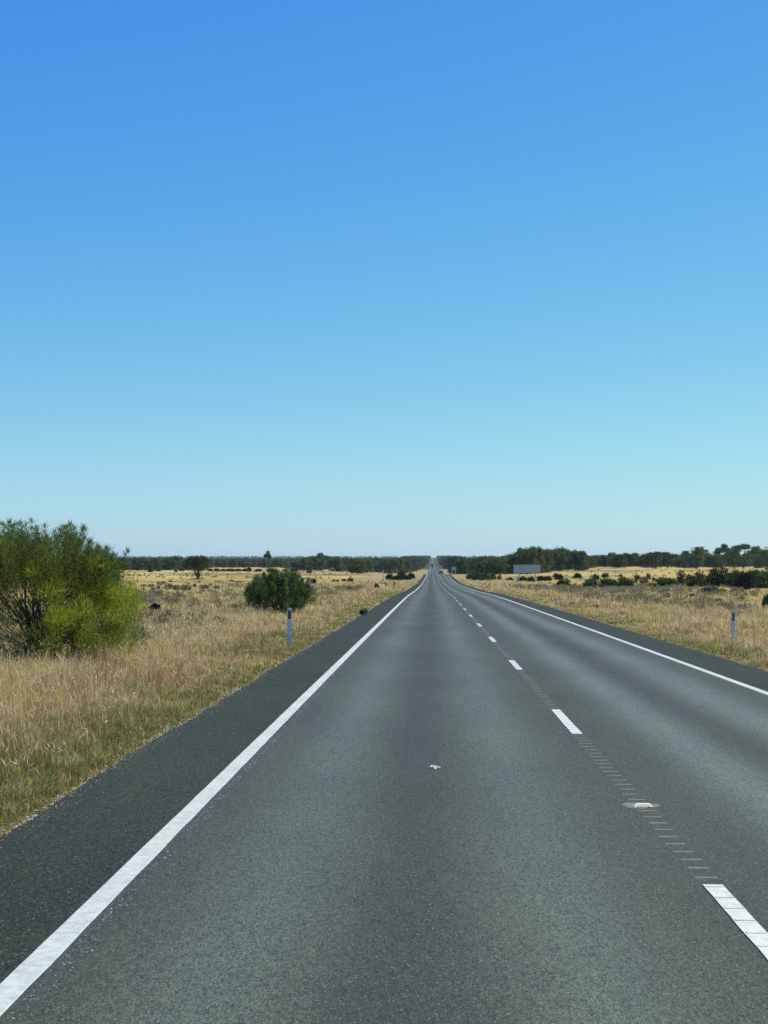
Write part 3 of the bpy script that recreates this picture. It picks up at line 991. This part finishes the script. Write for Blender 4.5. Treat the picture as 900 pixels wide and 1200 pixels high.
# ------------------------------------------------------------------ trees
def proto_tree(seed, style):
    """style: 'mallee' low domed; 'umbrella' open flat-topped lobes on forks; 'lone' clear trunks; unit height, about unit width"""
    rng = np.random.default_rng(seed)
    cr, tk = MB(), MB()
    cl, rd, ends = [], [], []
    if style == 'mallee':
        nl = rng.integers(7, 11)
        for _ in range(nl):
            a, r = rng.random() * 6.28, .36 * math.sqrt(rng.random())
            c = np.array([r * math.cos(a), r * math.sin(a), rng.uniform(.52, .80) - r * .45])
            ends.append(c)
            rl = rng.uniform(.17, .26)
            for _ in range(26):
                d = rng.normal(size=3); d /= np.linalg.norm(d)
                if d[2] < -.2 and rng.random() < .6: d[2] *= -1
                cl.append(c + d * rl * rng.uniform(.5, 1) * np.array([1.15, 1.15, .85])); rd.append(.085)
        for _ in range(85):   # low skirts down to the ground
            a, r = rng.random() * 6.28, .42 * math.sqrt(rng.random())
            cl.append(np.array([r * math.cos(a), r * math.sin(a), rng.uniform(.03, .45)])); rd.append(.09)
    elif style == 'umbrella':
        nl = rng.integers(5, 8)
        for _ in range(nl):
            a, r = rng.random() * 6.28, rng.uniform(.08, .44)
            c = np.array([r * math.cos(a), r * math.sin(a), rng.uniform(.68, .93) - r * .28])
            ends.append(c)
            rl = rng.uniform(.13, .22)
            for _ in range(24):
                d = rng.normal(size=3); d /= np.linalg.norm(d); d[2] = abs(d[2]) * .9 - .15
                cl.append(c + d * rl * rng.uniform(.55, 1) * np.array([1.4, 1.4, .29])); rd.append(.06)
        for _ in range(14):
            a, r = rng.random() * 6.28, .33 * math.sqrt(rng.random())
            cl.append(np.array([r * math.cos(a), r * math.sin(a), rng.uniform(.08, .4)])); rd.append(.09)
    else:
        nl = 10
        for k in range(nl):
            a, r = k / nl * 6.28 + rng.random(), rng.uniform(.1, .42)
            c = np.array([r * math.cos(a), r * math.sin(a), rng.uniform(.60, .84) - r * .25])
            ends.append(c)
            rl = rng.uniform(.14, .22)
            for _ in range(26):
                d = rng.normal(size=3); d /= np.linalg.norm(d)
                cl.append(c + d * rl * rng.uniform(.4, 1) * np.array([1.2, 1.2, .75])); rd.append(.07)
    cl, rd = np.array(cl), np.array(rd)
    tone = np.array([(.052, .070, .026), (.066, .086, .030), (.095, .112, .036), (.060, .074, .032)])[rng.integers(0, 4, len(cl))] * (1.0 if style == 'lone' else 1.55) * rng.uniform(.75, 1.25) * np.array([rng.uniform(.75, 1.08), 1, rng.uniform(.8, 1.2)])
    tone = tone * rng.uniform(.7, 1.3, (len(cl), 1))
    dome_leaves(cr, cl, 26, rd, .055, .026, lambda ci, p, n: tone[ci] * rng.uniform(.65, 1.35, (n, 1)), .15, rng)
    stems = 3 if style != 'lone' else 4
    for k, e in enumerate(ends):
        b = np.array([math.cos(k % stems * 2.1), math.sin(k % stems * 2.1), 0]) * .035
        fork = b * 2.2 + np.array([e[0] * .35, e[1] * .35, e[2] * .45])
        pts = [b + np.array([0, 0, -.02]), b * 1.4 + np.array([e[0] * .1, e[1] * .1, e[2] * .2]), fork, fork * .4 + e * .6 + rng.normal(0, .015, 3), e + np.array([0, 0, .05])]
        tk.tube(pts, [.022, .018, .014, .010, .004], 5, color=np.array((.10, .085, .07)) * rng.uniform(.7, 1.5))
    c, k = cr.normalise()
    tk.v = [((a - c) * k).astype(np.float32) for a in tk.v]
    return cr.mesh('crown', M_FARLEAF), tk.mesh('trunk', M_BARK)


T_MALLEE = [proto_tree(s, 'mallee') for s in (51, 52, 53, 54, 55)]
T_UMB = [proto_tree(s, 'umbrella') for s in (61, 62, 63, 64)]
T_LONE = [proto_tree(71, 'lone')]


def tree(px, dist, ytop, wpx, protos, label, group=None, name='tree', depth=1.0):
    if name == 'tree' and abs(px - 507) < 90:          # keep the road corridor clear
        room = abs(px - 507.3) - wpx * .55
        if room <= 0: return None
        dist = max(dist, 9.0 * F_PX / room)
        if dist > 3200: return None
    x = lateral(px, dist)
    z = float(ground_h(x, dist))
    h = min(CAM_H + (668.5 - ytop) * dist / F_PX - z, 12.0)
    if h < 2.0: return None
    w = wpx * dist / F_PX
    root = empty(name, (x, dist, z - .05), random.random() * 6.28)
    tag(root, label, 'tree', group)
    cme, tme = random.choice(protos)
    for nm, me in (('crown', cme), ('trunk', tme)):
        o = link(nm, me, root)
        o.scale = (w, w * depth, h)
    return root


# lone tree and the small distinct ones
base = on_ground(229, 679.2)
tree(229, base.y, 651.3, 27, T_LONE, 'lone tree with dark clear trunks standing in the left paddock')
tree(313.5, 640, 645.5, 7, T_UMB, 'tall thin sparse tree rising above the tree line behind the rounded bush')
tree(378, 820, 648, 15, T_UMB, 'flat topped tree rising above the left tree line')
tree(363, 560, 662, 7, T_MALLEE, 'small tree just behind the reddish brown bush')
tree(176.5, 640, 661, 7, T_MALLEE, 'small dark tree between the large feathery bush and the lone tree')
tree(496.5, 1250, 649.5, 5, T_UMB, 'thin tree poking out above the trees at the left of the far road')

GL, GL2 = 'left tree line across the paddock', 'farther bluish left tree line'
LBL_L = 'dark bushy tree in the tree line along the far side of the left paddock'
rnd = random.Random(3)
prof_l = hermite([(-60, 653), (60, 653.5), (147, 653.5), (165, 652.5), (185, 653), (201, 651.8), (215, 654.5), (243, 655.5), (345, 655.5), (352, 653.5), (362, 652.3),
                  (380, 653.5), (396, 651.8), (410, 653.6), (434, 653.2), (446, 654.8), (460, 654), (478, 652), (489, 652.6), (500, 653)])
px = -60.0
while px < 499:
    w = rnd.uniform(12, 21)
    far_gap = 243 < px < 346
    if not far_gap:
        d = rnd.uniform(720, 900) if px < 440 else rnd.uniform(780, 1050)
        yt = float(prof_l(px)) + rnd.uniform(-.8, 3.0)
        if px < 484: tree(px, d, yt, w, T_MALLEE, LBL_L, GL)
        else: tree(px, d + 150, yt, w * .45, T_MALLEE, 'dark tree crowding the left side of the far road', 'trees left of the far road')
    px += w * rnd.uniform(.38, .62)
px = -60.0
while px < 492:
    w = rnd.uniform(9, 15)
    tree(px, rnd.uniform(1150, 1450), float(prof_l(px)) + rnd.uniform(-.5, 1.4) - (0.6 if 243 < px < 346 else -.6), w, T_MALLEE,
         'small hazy tree in the second tree line behind the left paddock', GL2)
    px += w * rnd.uniform(.45, .75)

# right of the road
GRR = 'right tree line across the paddock'
prof_r = hermite([(512, 655), (522, 651.5), (540, 652.5), (556, 653.5), (566, 651.2), (575, 651), (586, 653), (596, 648), (603, 647), (606, 645.5), (611, 642.5), (618, 643.5), (630, 641.2), (646, 641.5), (662, 642),
                  (680, 645), (690, 649), (705, 648.5), (714, 647), (728, 646), (742, 647), (750, 651), (760, 648.5), (766, 647.5), (778, 647.5), (790, 649), (797, 651), (802, 647), (815, 642), (826, 645),
                  (838, 650), (845, 640), (855, 643), (864, 643), (876, 639), (890, 643), (905, 641), (960, 642)])
px = 512.0
while px < 597:
    w = rnd.uniform(13, 22) if px > 540 else rnd.uniform(3, 8)
    d = rnd.uniform(700, 900)
    tree(px, d, float(prof_r(px)) + rnd.uniform(-.2, 2.2), w, T_MALLEE, 'dark tree crowding the right side of the far road', 'trees right of the far road')
    px += w * rnd.uniform(.42, .62)
tree(581, 560, 655, 24, T_MALLEE, 'broad dark tree standing in front of the others, left of the large sign', depth=.8)
tree(567, 590, 656, 18, T_MALLEE, 'broad dark tree half hidden behind the mid green shrub clump')
px = 596.0
while px < 692:
    w = rnd.uniform(15, 24) if px < 668 else rnd.uniform(9, 13)
    tree(px, rnd.uniform(560, 680), float(prof_r(px)) + rnd.uniform(-.5, 3), w, T_MALLEE, 'tall dark tree in the dense grove behind the large sign', 'grove behind the large sign')
    px += w * rnd.uniform(.34, .5)
tree(611, 600, 642.2, 13, T_UMB, 'flat topped tree at the left shoulder of the dense grove behind the large sign')
px = 690.0
while px < 960:
    w = rnd.uniform(12, 20)
    top = float(prof_r(px))
    tree(px, rnd.uniform(680, 840), max(top, 648) + rnd.uniform(-.6, 3.2), w, T_MALLEE, 'dark bushy tree in the tree line along the far side of the right paddock', GRR)
    px += w * rnd.uniform(.36, .58)
for px, yt, w in ((767, 646.5, 15), (783, 646.8, 16), (806, 645.5, 16), (818, 640.8, 18), (847, 637.8, 16), (858, 644, 16), (872, 637.6, 27), (890, 640.5, 20), (908, 640, 24), (930, 642, 20)):
    tree(px, rnd.uniform(640, 700), yt, w, T_UMB, 'open flat topped tree standing above the right tree line', 'flat topped trees above the right tree line')
px = 512.0
while px < 960:
    w = rnd.uniform(10, 16)
    tree(px, rnd.uniform(1000, 1300), max(float(prof_r(px)), 649.5) + rnd.uniform(.5, 2.4), w, T_MALLEE, 'small hazy tree in the second row behind the right tree line', 'second row behind the right tree line')
    px += w * rnd.uniform(.6, .95)


# the wooded rise far away: one mass
def far_wood():
    rng = np.random.default_rng(77)
    mb = MB()
    n = 15000
    y = 1500 * (6300 / 1500) ** rng.random(n)
    f = rng.uniform(-.33, .27, n)
    x = f * y
    nearroad = rng.random(n) < .35
    x = np.where(nearroad, RC + road_s(y) + np.sign(rng.random(n) - .5) * rng.uniform(12, 75, n), x)
    ok = np.abs(x - RC - road_s(y)) > 11.5
    x, y = x[ok], y[ok]
    z = ground_h(x, y)
    h = rng.uniform(4.5, 8.0, len(x))
    cl = np.stack([x, y, z + h * .55], 1)
    tone = np.array([(.040, .052, .026), (.055, .066, .03), (.066, .075, .034)])[rng.integers(0, 3, len(x))]
    dome_leaves(mb, cl, 26, h * .52, 2.0, 1.1, lambda ci, p, n: tone[ci] * rng.uniform(.7, 1.3, (n, 1)), .1, rng, .9)
    o = link('woodland', mb.mesh('woodland', M_FARLEAF))
    tag(o, 'hazy wooded rise on the horizon either side of the far road', 'woodland', kind='stuff')


far_wood()


# ------------------------------------------------------------------ marker posts
def guide_post(x, y, label, lens_rgb, tilt=(0, 0), w=.115, lens_w=.05):
    z = float(ground_h(x, y))
    root = empty('guide_post', (x, y, z - .06))
    root.rotation_euler = (tilt[0], tilt[1], 0)
    tag(root, label, 'marker post')
    H = 1.02
    # shallow curved blade with a rounded head
    mb = MB()
    us = np.linspace(-1, 1, 9)
    levels = [(0, 1.0), (.5, 1.0), (.9, .96), (H - .05, .92), (H - .02, .78), (H, .45)]
    front, back = [], []
    for zl, s in levels:
        for u in us:
            xx = u * w / 2 * s
            front.append((xx, -.012 + .016 * u * u, zl)); back.append((xx, .000 + .016 * u * u, zl))
    n, m = len(levels), len(us)
    V = np.array(front + back)
    q = []
    for i in range(n - 1):
        for j in range(m - 1):
            a = i * m + j
            q.append((a, a + 1, a + m + 1, a + m)); b = n * m + a
            q.append((b + m, b + m + 1, b + 1, b))
        a, b = i * m, n * m + i * m
        q.append((a, a + m, b + m, b)); a, b = i * m + m - 1, n * m + i * m + m - 1
        q.append((b, b + m, a + m, a))
    for j in range(m - 1):
        a, b = (n - 1) * m + j, n * m + (n - 1) * m + j
        q.append((a, a + 1, b + 1, b))
    col = np.where((V[:, 2:3] < .16), np.array([[.42, .40, .36]]), np.array([[.62, .66, .61]]))
    mb.add(V, q, color=col)
    child('post', mb, M_PLASTIC, root)
    mb = MB()
    zc = H - .17
    mb.box((-lens_w / 2 - .008, -.0195, zc - .105), (lens_w / 2 + .008, -.0125, zc + .105), (.05, .05, .055), .002)
    rf = child('reflector', mb, M_PLASTIC, root)
    mb = MB()
    mb.box((-lens_w / 2, -.0245, zc - .095), (lens_w / 2, -.020, zc + .095), lens_rgb, .0015)
    child('lens', mb, M_LENS, rf)
    return root


pl = on_ground(338.5, 757.5)
guide_post(pl.x, pl.y, 'white marker post with a dark red reflector on the left verge', (.22, .010, .016), (R(-1), R(.8)), .112, .07)
pr = on_ground(858.8, 757.5)
guide_post(pr.x, pr.y, 'white marker post with a narrow white reflector darkened as in shade on the right verge', (.045, .047, .05), (R(1), R(1.2)), .11, .04)  # white lens given the dark tone it takes in shade

# short dark post and pale post beside the far verge
def stake(px, py, hpx, w, col, label):
    b = on_ground(px, py)
    h = hpx * b.y / F_PX
    mb = MB()
    mb.tube([(0, 0, -.2), (0, 0, h * .5), (w * .1, 0, h - .04), (w * .1, 0, h)], [w / 2, w / 2, w / 2, w * .36], 8, col)
    o = link('post', mb.mesh('post', M_WOOD), None, b)
    tag(o, label, 'post')


stake(462, 688, 6, .26, (.07, .06, .05), 'short dark wooden post on the far left verge')
stake(449, 681, 12, .17, (.42, .40, .36), 'pale tall post at the left end of the dark shrub clump')


# ------------------------------------------------------------------ paddock fence
def fence():
    x0, y0, y1 = -23.6, 84, 330
    root = empty('wire_fence', (x0, y0, float(ground_h(x0, y0))))
    tag(root, 'wire paddock fence with pale wooden posts running along the left paddock', 'fence')
    ys = np.arange(y0, y1, 2.9)
    oz = root.location.z
    tops = []
    protos = []
    for k in range(4):
        mb = MB()
        h = .92 + .06 * k
        l = random.uniform(-.05, .05)
        c = [(.40, .37, .31), (.34, .31, .26), (.45, .42, .36), (.20, .18, .15)][k]
        mb.tube([(0, 0, -.3), (l * .4, 0, h * .5), (l, .01, h - .03), (l, .01, h)], [.045, .042, .04, .028], 7, c)
        protos.append(mb.mesh('post', M_WOOD))
    for y in ys:
        x = x0 + random.uniform(-.08, .08)
        z = float(ground_h(x, y))
        link('post', random.choice(protos), root, (x - x0, y - y0, z - oz))
        tops.append((x - x0, y - y0, z - oz))
    for hh in (.35, .68, 1.0):
        mb = MB()
        mb.tube([(a, b, c + hh) for a, b, c in tops], [.006] * len(tops), 3, (.25, .25, .25))
        child('wire', mb, M_METAL, root)


fence()


# ------------------------------------------------------------------ signs seen from behind
def sign_back(px, dist, w, h, clear, label, rails, rz, name='road_sign'):
    x = lateral(px, dist)
    z = float(ground_h(x, dist))
    root = empty(name, (x, dist, z), rz)
    tag(root, label, 'sign')
    mb = MB()
    mb.box((-w / 2, 0, clear), (w / 2, .012, clear + h), (.40, .45, .42))
    child('panel', mb, M_SIGN, root)
    for k in range(rails):
        zr = clear + h * (k + .5) / rails
        mb = MB()
        mb.box((-w / 2 + .06, -.016, zr - .02), (w / 2 - .06, -.002, zr + .02), (.20, .22, .21), .003)
        child('rail', mb, M_SIGN, root)
    for s in (-.31, .31):
        mb = MB()
        mb.tube([(s * w, .135, -.3), (s * w, .135, clear + h * .90), (s * w, .135, clear + h * .91)], [.12, .12, .09], 10, (.45, .48, .42))
        child('post', mb, M_SIGN, root)
    return root


sb = on_ground(617.5, 683.5)
kpx = sb.y / F_PX
sign_back(617.5, sb.y, 31.5 * kpx, 9.6 * kpx, 11.6 * kpx, 'large grey back of a road sign on two posts, right of the road', 3, R(-3))
sign_back(531.8, 560, 1.75, 1.2, 1.55, 'small grey back of a road sign close to the right side of the far road', 2, R(-2))


# ------------------------------------------------------------------ vehicles far away
def wheel(mb_parent, x, y, r, w, root):
    mb = MB()
    mb.tube([(x - w / 2, y, r), (x - w / 2 + .03, y, r), (x + w / 2 - .03, y, r), (x + w / 2, y, r)], [r * .86, r, r, r * .86], 14, (.02, .02, .02))
    wl = child('wheel', mb, M_RUBBER, root)
    mb = MB()
    mb.tube([(x - w / 2 - .006, y, r), (x + w / 2 + .006, y, r)], [r * .55, r * .55], 12, (.35, .35, .36))
    child('rim', mb, M_METAL, wl)


def truck(dist):
    x = RC - 1.75 + float(road_s(dist))
    root = empty('truck', (x, dist, float(road_z(dist))))
    tag(root, 'tiny dark box truck driving away far down the left lane', 'truck')
    mb = MB()
    mb.box((-1.22, 0, 1.05), (1.22, 6.4, 3.75), (.045, .05, .055), .04)
    child('cargo_body', mb, M_PAINTED, root)
    mb = MB()
    mb.box((-1.1, 6.5, .6), (1.1, 8.3, 2.7), (.08, .085, .09), .12)
    child('cab', mb, M_PAINTED, root)
    mb = MB()
    mb.box((-.95, .05, .72), (.95, 8.0, 1.04), (.03, .03, .03), .01)
    mb.box((-1.15, -.06, .45), (1.15, .02, .62), (.05, .05, .05), .01)
    child('chassis', mb, M_RUBBER, root)
    for s in (-1, 1):
        mb = MB(); mb.box((s * .95 - .14, -.09, .75), (s * .95 + .14, -.02, .9), (.35, .02, .02), .01)
        child('tail_light', mb, M_LENS, root)
        for yy in (1.3, 2.4, 7.2): wheel(None, s * .98, yy, .48, .3, root)


def car(dist):
    x = RC + 1.85 + float(road_s(dist))
    root = empty('car', (x, dist, float(road_z(dist))))
    tag(root, 'dark oncoming car just beyond the crest in the right lane', 'car')
    mb = MB()
    side = [(-2.2, .38), (-2.25, .62), (-2.15, .80), (-1.0, .98), (1.9, .98), (2.2, .85), (2.25, .5), (2.15, .35)]
    n = len(side)
    v = [(-.90, a, b) for a, b in side] + [(.90, a, b) for a, b in side]
    mb.add(v, [(k, (k + 1) % n, n + (k + 1) % n, n + k) for k in range(n)], color=(.012, .012, .014))
    for o_ in (0, n):
        mb.add([v[o_ + k] for k in range(n)], [(0, 1, 6, 7), (1, 2, 5, 6), (2, 3, 4, 5)], color=(.012, .012, .014))
    child('body', mb, M_PAINTED, root)
    cab = [(-1.15, .97), (-.35, 1.47), (1.2, 1.5), (1.95, .97)]
    mb = MB()
    v = [(-.82 + .13 * (b > 1.2), a, b) for a, b in cab] + [(.82 - .13 * (b > 1.2), a, b) for a, b in cab]
    mb.add(v, [(0, 1, 5, 4), (1, 2, 6, 5), (2, 3, 7, 6), (0, 3, 2, 1), (4, 5, 6, 7)], color=(.02, .024, .03))
    child('cabin_glass', mb, M_PAINTED, root)
    for s in (-1, 1):
        mb = MB(); mb.box((s * .66 - .17, -2.28, .62), (s * .66 + .17, -2.2, .76), (.6, .6, .58), .01)
        child('headlight', mb, M_LENS, root)
        for yy in (-1.4, 1.4): wheel(None, s * .80, yy, .33, .22, root)


truck(1790)
car(655)

# ------------------------------------------------------------------ road stud
ps = Vector((LINE_C + .02, 0, 0))
d_ = ray(753.5, 945); kk = (CAM_H - .02) / -d_.z
sx, sy = d_.x * kk, d_.y * kk
root = empty('road_stud', (sx, sy, float(road_z(sy))))
tag(root, 'raised road stud with yellow reflector on a pale pad by the centre line', 'road stud')
mb = MB()
n = 20
ang = np.arange(n) / n * 2 * np.pi
rj = 1 + .12 * np.sin(ang * 3 + 1) + .06 * np.sin(ang * 7)
ring0 = np.stack([np.cos(ang) * .15 * rj - .02, np.sin(ang) * .15 * rj + .06, np.full(n, .0005)], 1)
ring1 = np.stack([np.cos(ang) * .135 * rj - .02, np.sin(ang) * .135 * rj + .06, np.full(n, .005)], 1)
mb.add(np.concatenate([ring0, ring1, [(-.02, .06, .006)]]), [(k, (k + 1) % n, n + (k + 1) % n, n + k) for k in range(n)],
       [(n + k, n + (k + 1) % n, 2 * n) for k in range(n)], (.13, .14, .115))
child('adhesive_pad', mb, M_STONE, root)
mb = MB()
v = [(-.075, -.05, .005), (.075, -.05, .005), (.075, .05, .005), (-.075, .05, .005), (-.055, -.022, .026), (.055, -.022, .026), (.055, .022, .026), (-.055, .022, .026)]
mb.add(v, [(0, 3, 2, 1), (4, 5, 6, 7), (0, 1, 5, 4), (1, 2, 6, 5), (2, 3, 7, 6), (3, 0, 4, 7)], color=(.66, .66, .60))
body = child('stud_body', mb, M_PLASTIC, root)
mb = MB()
a0, a1 = np.array([0, -.0515, .008]), np.array([0, -.0265, .0245])
v = []
for off in (0, -.002):
    v += [(-.056, a0[1] + off, a0[2]), (.056, a0[1] + off, a0[2]), (.048, a1[1] + off, a1[2]), (-.048, a1[1] + off, a1[2])]
mb.add(v, [(4, 5, 6, 7), (0, 4, 7, 3), (1, 2, 6, 5), (3, 7, 6, 2), (0, 1, 5, 4)], color=(.64, .50, .24))
child('lens', mb, M_LENS, body)


# ------------------------------------------------------------------ litter
def scrap(name, label, cat, x, y, z, pts, thick, col, mat):
    """crumpled sheet: outline fan pushed up and down, with thickness"""
    n = len(pts)
    top = [(a, b, c + thick) for a, b, c in pts]
    v = list(pts) + top
    cen = np.mean(np.array(pts), 0)
    v += [tuple(cen + np.array([0, 0, .2 * thick])), tuple(cen + np.array([0, 0, thick * 1.8]))]
    mb = MB()
    mb.add(v, [(k, (k + 1) % n, n + (k + 1) % n, n + k) for k in range(n)],
           [((k + 1) % n, k, 2 * n) for k in range(n)] + [(n + k, n + (k + 1) % n, 2 * n + 1) for k in range(n)], col)
    o = link(name, mb.mesh(name, mat), None, (x, y, z))
    tag(o, label, cat)
    return o


d_ = ray(509, 900); kk = (CAM_H - .02) / -d_.z
wx, wy = d_.x * kk, d_.y * kk
mb = MB()
for pth, wd_ in (([(-.055, .03, .006), (-.03, .10, .018), (.012, .11, .012), (.03, .05, .02), (.0, -.01, .008), (-.04, .0, .014), (-.055, .03, .006)], .022),
                 ([(.02, .03, .014), (.06, .025, .006), (.085, .03, .012)], .018), ([(-.01, -.01, .008), (.005, -.09, .016), (.02, -.14, .004)], .024)):
    pth = np.array(pth); n_ = len(pth)
    sd_ = np.cross(np.gradient(pth, axis=0), [0, 0, 1.]); sd_ /= np.linalg.norm(sd_, axis=1, keepdims=True) + 1e-9
    a_, b_ = pth + sd_ * wd_ / 2 + [0, 0, .002], pth - sd_ * wd_ / 2 + [0, 0, .008]
    vv = np.concatenate([a_, b_, a_ + [0, 0, .002], b_ + [0, 0, .002]])
    qq = [(k, k + 1, n_ + k + 1, n_ + k) for k in range(n_ - 1)] + [(2 * n_ + k, 3 * n_ + k, 3 * n_ + k + 1, 2 * n_ + k + 1) for k in range(n_ - 1)]
    mb.add(vv, qq, color=(.74, .76, .74))
mb.v = [a_ * np.float32(.68) for a_ in mb.v]
lit = link('litter', mb.mesh('litter', M_PLASTIC), None, (wx, wy, float(road_z(wy))))
tag(lit, 'small crumpled white scrap lying in the middle of the left lane', 'litter')
tb = on_ground(420.5, 722.5)
pts = []
for k in range(16):
    a = k / 16 * 6.28
    pts.append((math.cos(a) * (.12 + .035 * ((k * 5) % 3)), math.sin(a) * .11, .03 + .10 * ((k * 7) % 5) / 4 + .08 * math.sin(a * 2)))
scrap('rubber_scrap', 'black torn scrap of rubber at the edge of the left shoulder', 'debris', -2.93, tb.y, float(road_z(tb.y)) + .0, pts, .09, (.015, .015, .016), M_RUBBER)

# ------------------------------------------------------------------ light and air
SUN_EL, SUN_AZ = R(58), R(62)     # azimuth clockwise from the road's direction
world = bpy.data.worlds.new('World')
scene.world = world
world.use_nodes = True
nt = world.node_tree
nt.nodes.clear()
T = NT(nt)
sky = T.n('ShaderNodeTexSky')
sky.sky_type = 'NISHITA'
sky.sun_disc = False
sky.sun_elevation = SUN_EL
sky.sun_rotation = SUN_AZ
sky.altitude = 100
sky.air_density = 1.0
sky.dust_density = .3
sky.ozone_density = 2.5
# camera response: deepen the blue of the clear sky, channel by channel
SKY_K = .12
sp = T.n('ShaderNodeSeparateColor'); T.l(sky.outputs[0], sp.inputs[0])
cb = T.n('ShaderNodeCombineColor')
for ch, (gain, pw, knee) in enumerate(((1.20, 1.86, 1.05), (1.18, 1.28, .40), (.83, .24, .0))):
    v_ = T.math('POWER', T.math('MULTIPLY', sp.outputs[ch], SKY_K), pw)
    v_ = T.math('DIVIDE', T.math('MULTIPLY', v_, gain / SKY_K), T.math('ADD', T.math('MULTIPLY', v_, knee), 1.0))
    T.l(v_, cb.inputs[ch])
bg = T.n('ShaderNodeBackground'); bg.inputs['Strength'].default_value = SKY_K
T.l(cb.outputs[0], bg.inputs['Color'])
wo = T.n('ShaderNodeOutputWorld')
T.l(bg.outputs[0], wo.inputs['Surface'])

sd = bpy.data.lights.new('sun', 'SUN')
sd.energy = 5.0
sd.angle = R(.53)
sd.color = (1.0, .95, .80)
sun = bpy.data.objects.new('sun', sd)
COL.objects.link(sun)
dirv = Vector((math.sin(SUN_AZ) * math.cos(SUN_EL), math.cos(SUN_AZ) * math.cos(SUN_EL), math.sin(SUN_EL)))
sun.rotation_euler = (-dirv).to_track_quat('-Z', 'Y').to_euler()
sun.location = dirv * 50 + Vector((0, 0, 20))

HAZE = .45e-4
if HAZE:
    mb = MB()
    mb.box((-3900, -120, -3.5), (3900, 9300, 68))
    m, nt2, out = new_mat('air')
    T2 = NT(nt2)
    pv = T2.n('ShaderNodeVolumePrincipled')
    pv.inputs['Color'].default_value = (.80, .90, 1.0, 1)
    pv.inputs['Density'].default_value = HAZE
    pv.inputs['Anisotropy'].default_value = .2
    T2.l(pv.outputs[0], out.inputs['Volume'])
    hz = link('haze', mb.mesh('haze', m))
    tag(hz, 'thin pale blue haze over the far plain', 'haze', kind='stuff')

scene.view_settings.view_transform = 'Standard'
scene.view_settings.look = 'None'
scene.view_settings.exposure = 0.08
scene.view_settings.gamma = 1.0
scene.view_settings.use_curve_mapping = False
scene.render.engine = 'CYCLES'
c = scene.cycles
c.max_bounces = 6
c.diffuse_bounces = 3
c.glossy_bounces = 2
c.transmission_bounces = 3
c.volume_bounces = 0
c.transparent_max_bounces = 4
c.use_denoising = False
c.denoiser = 'OPENIMAGEDENOISE'
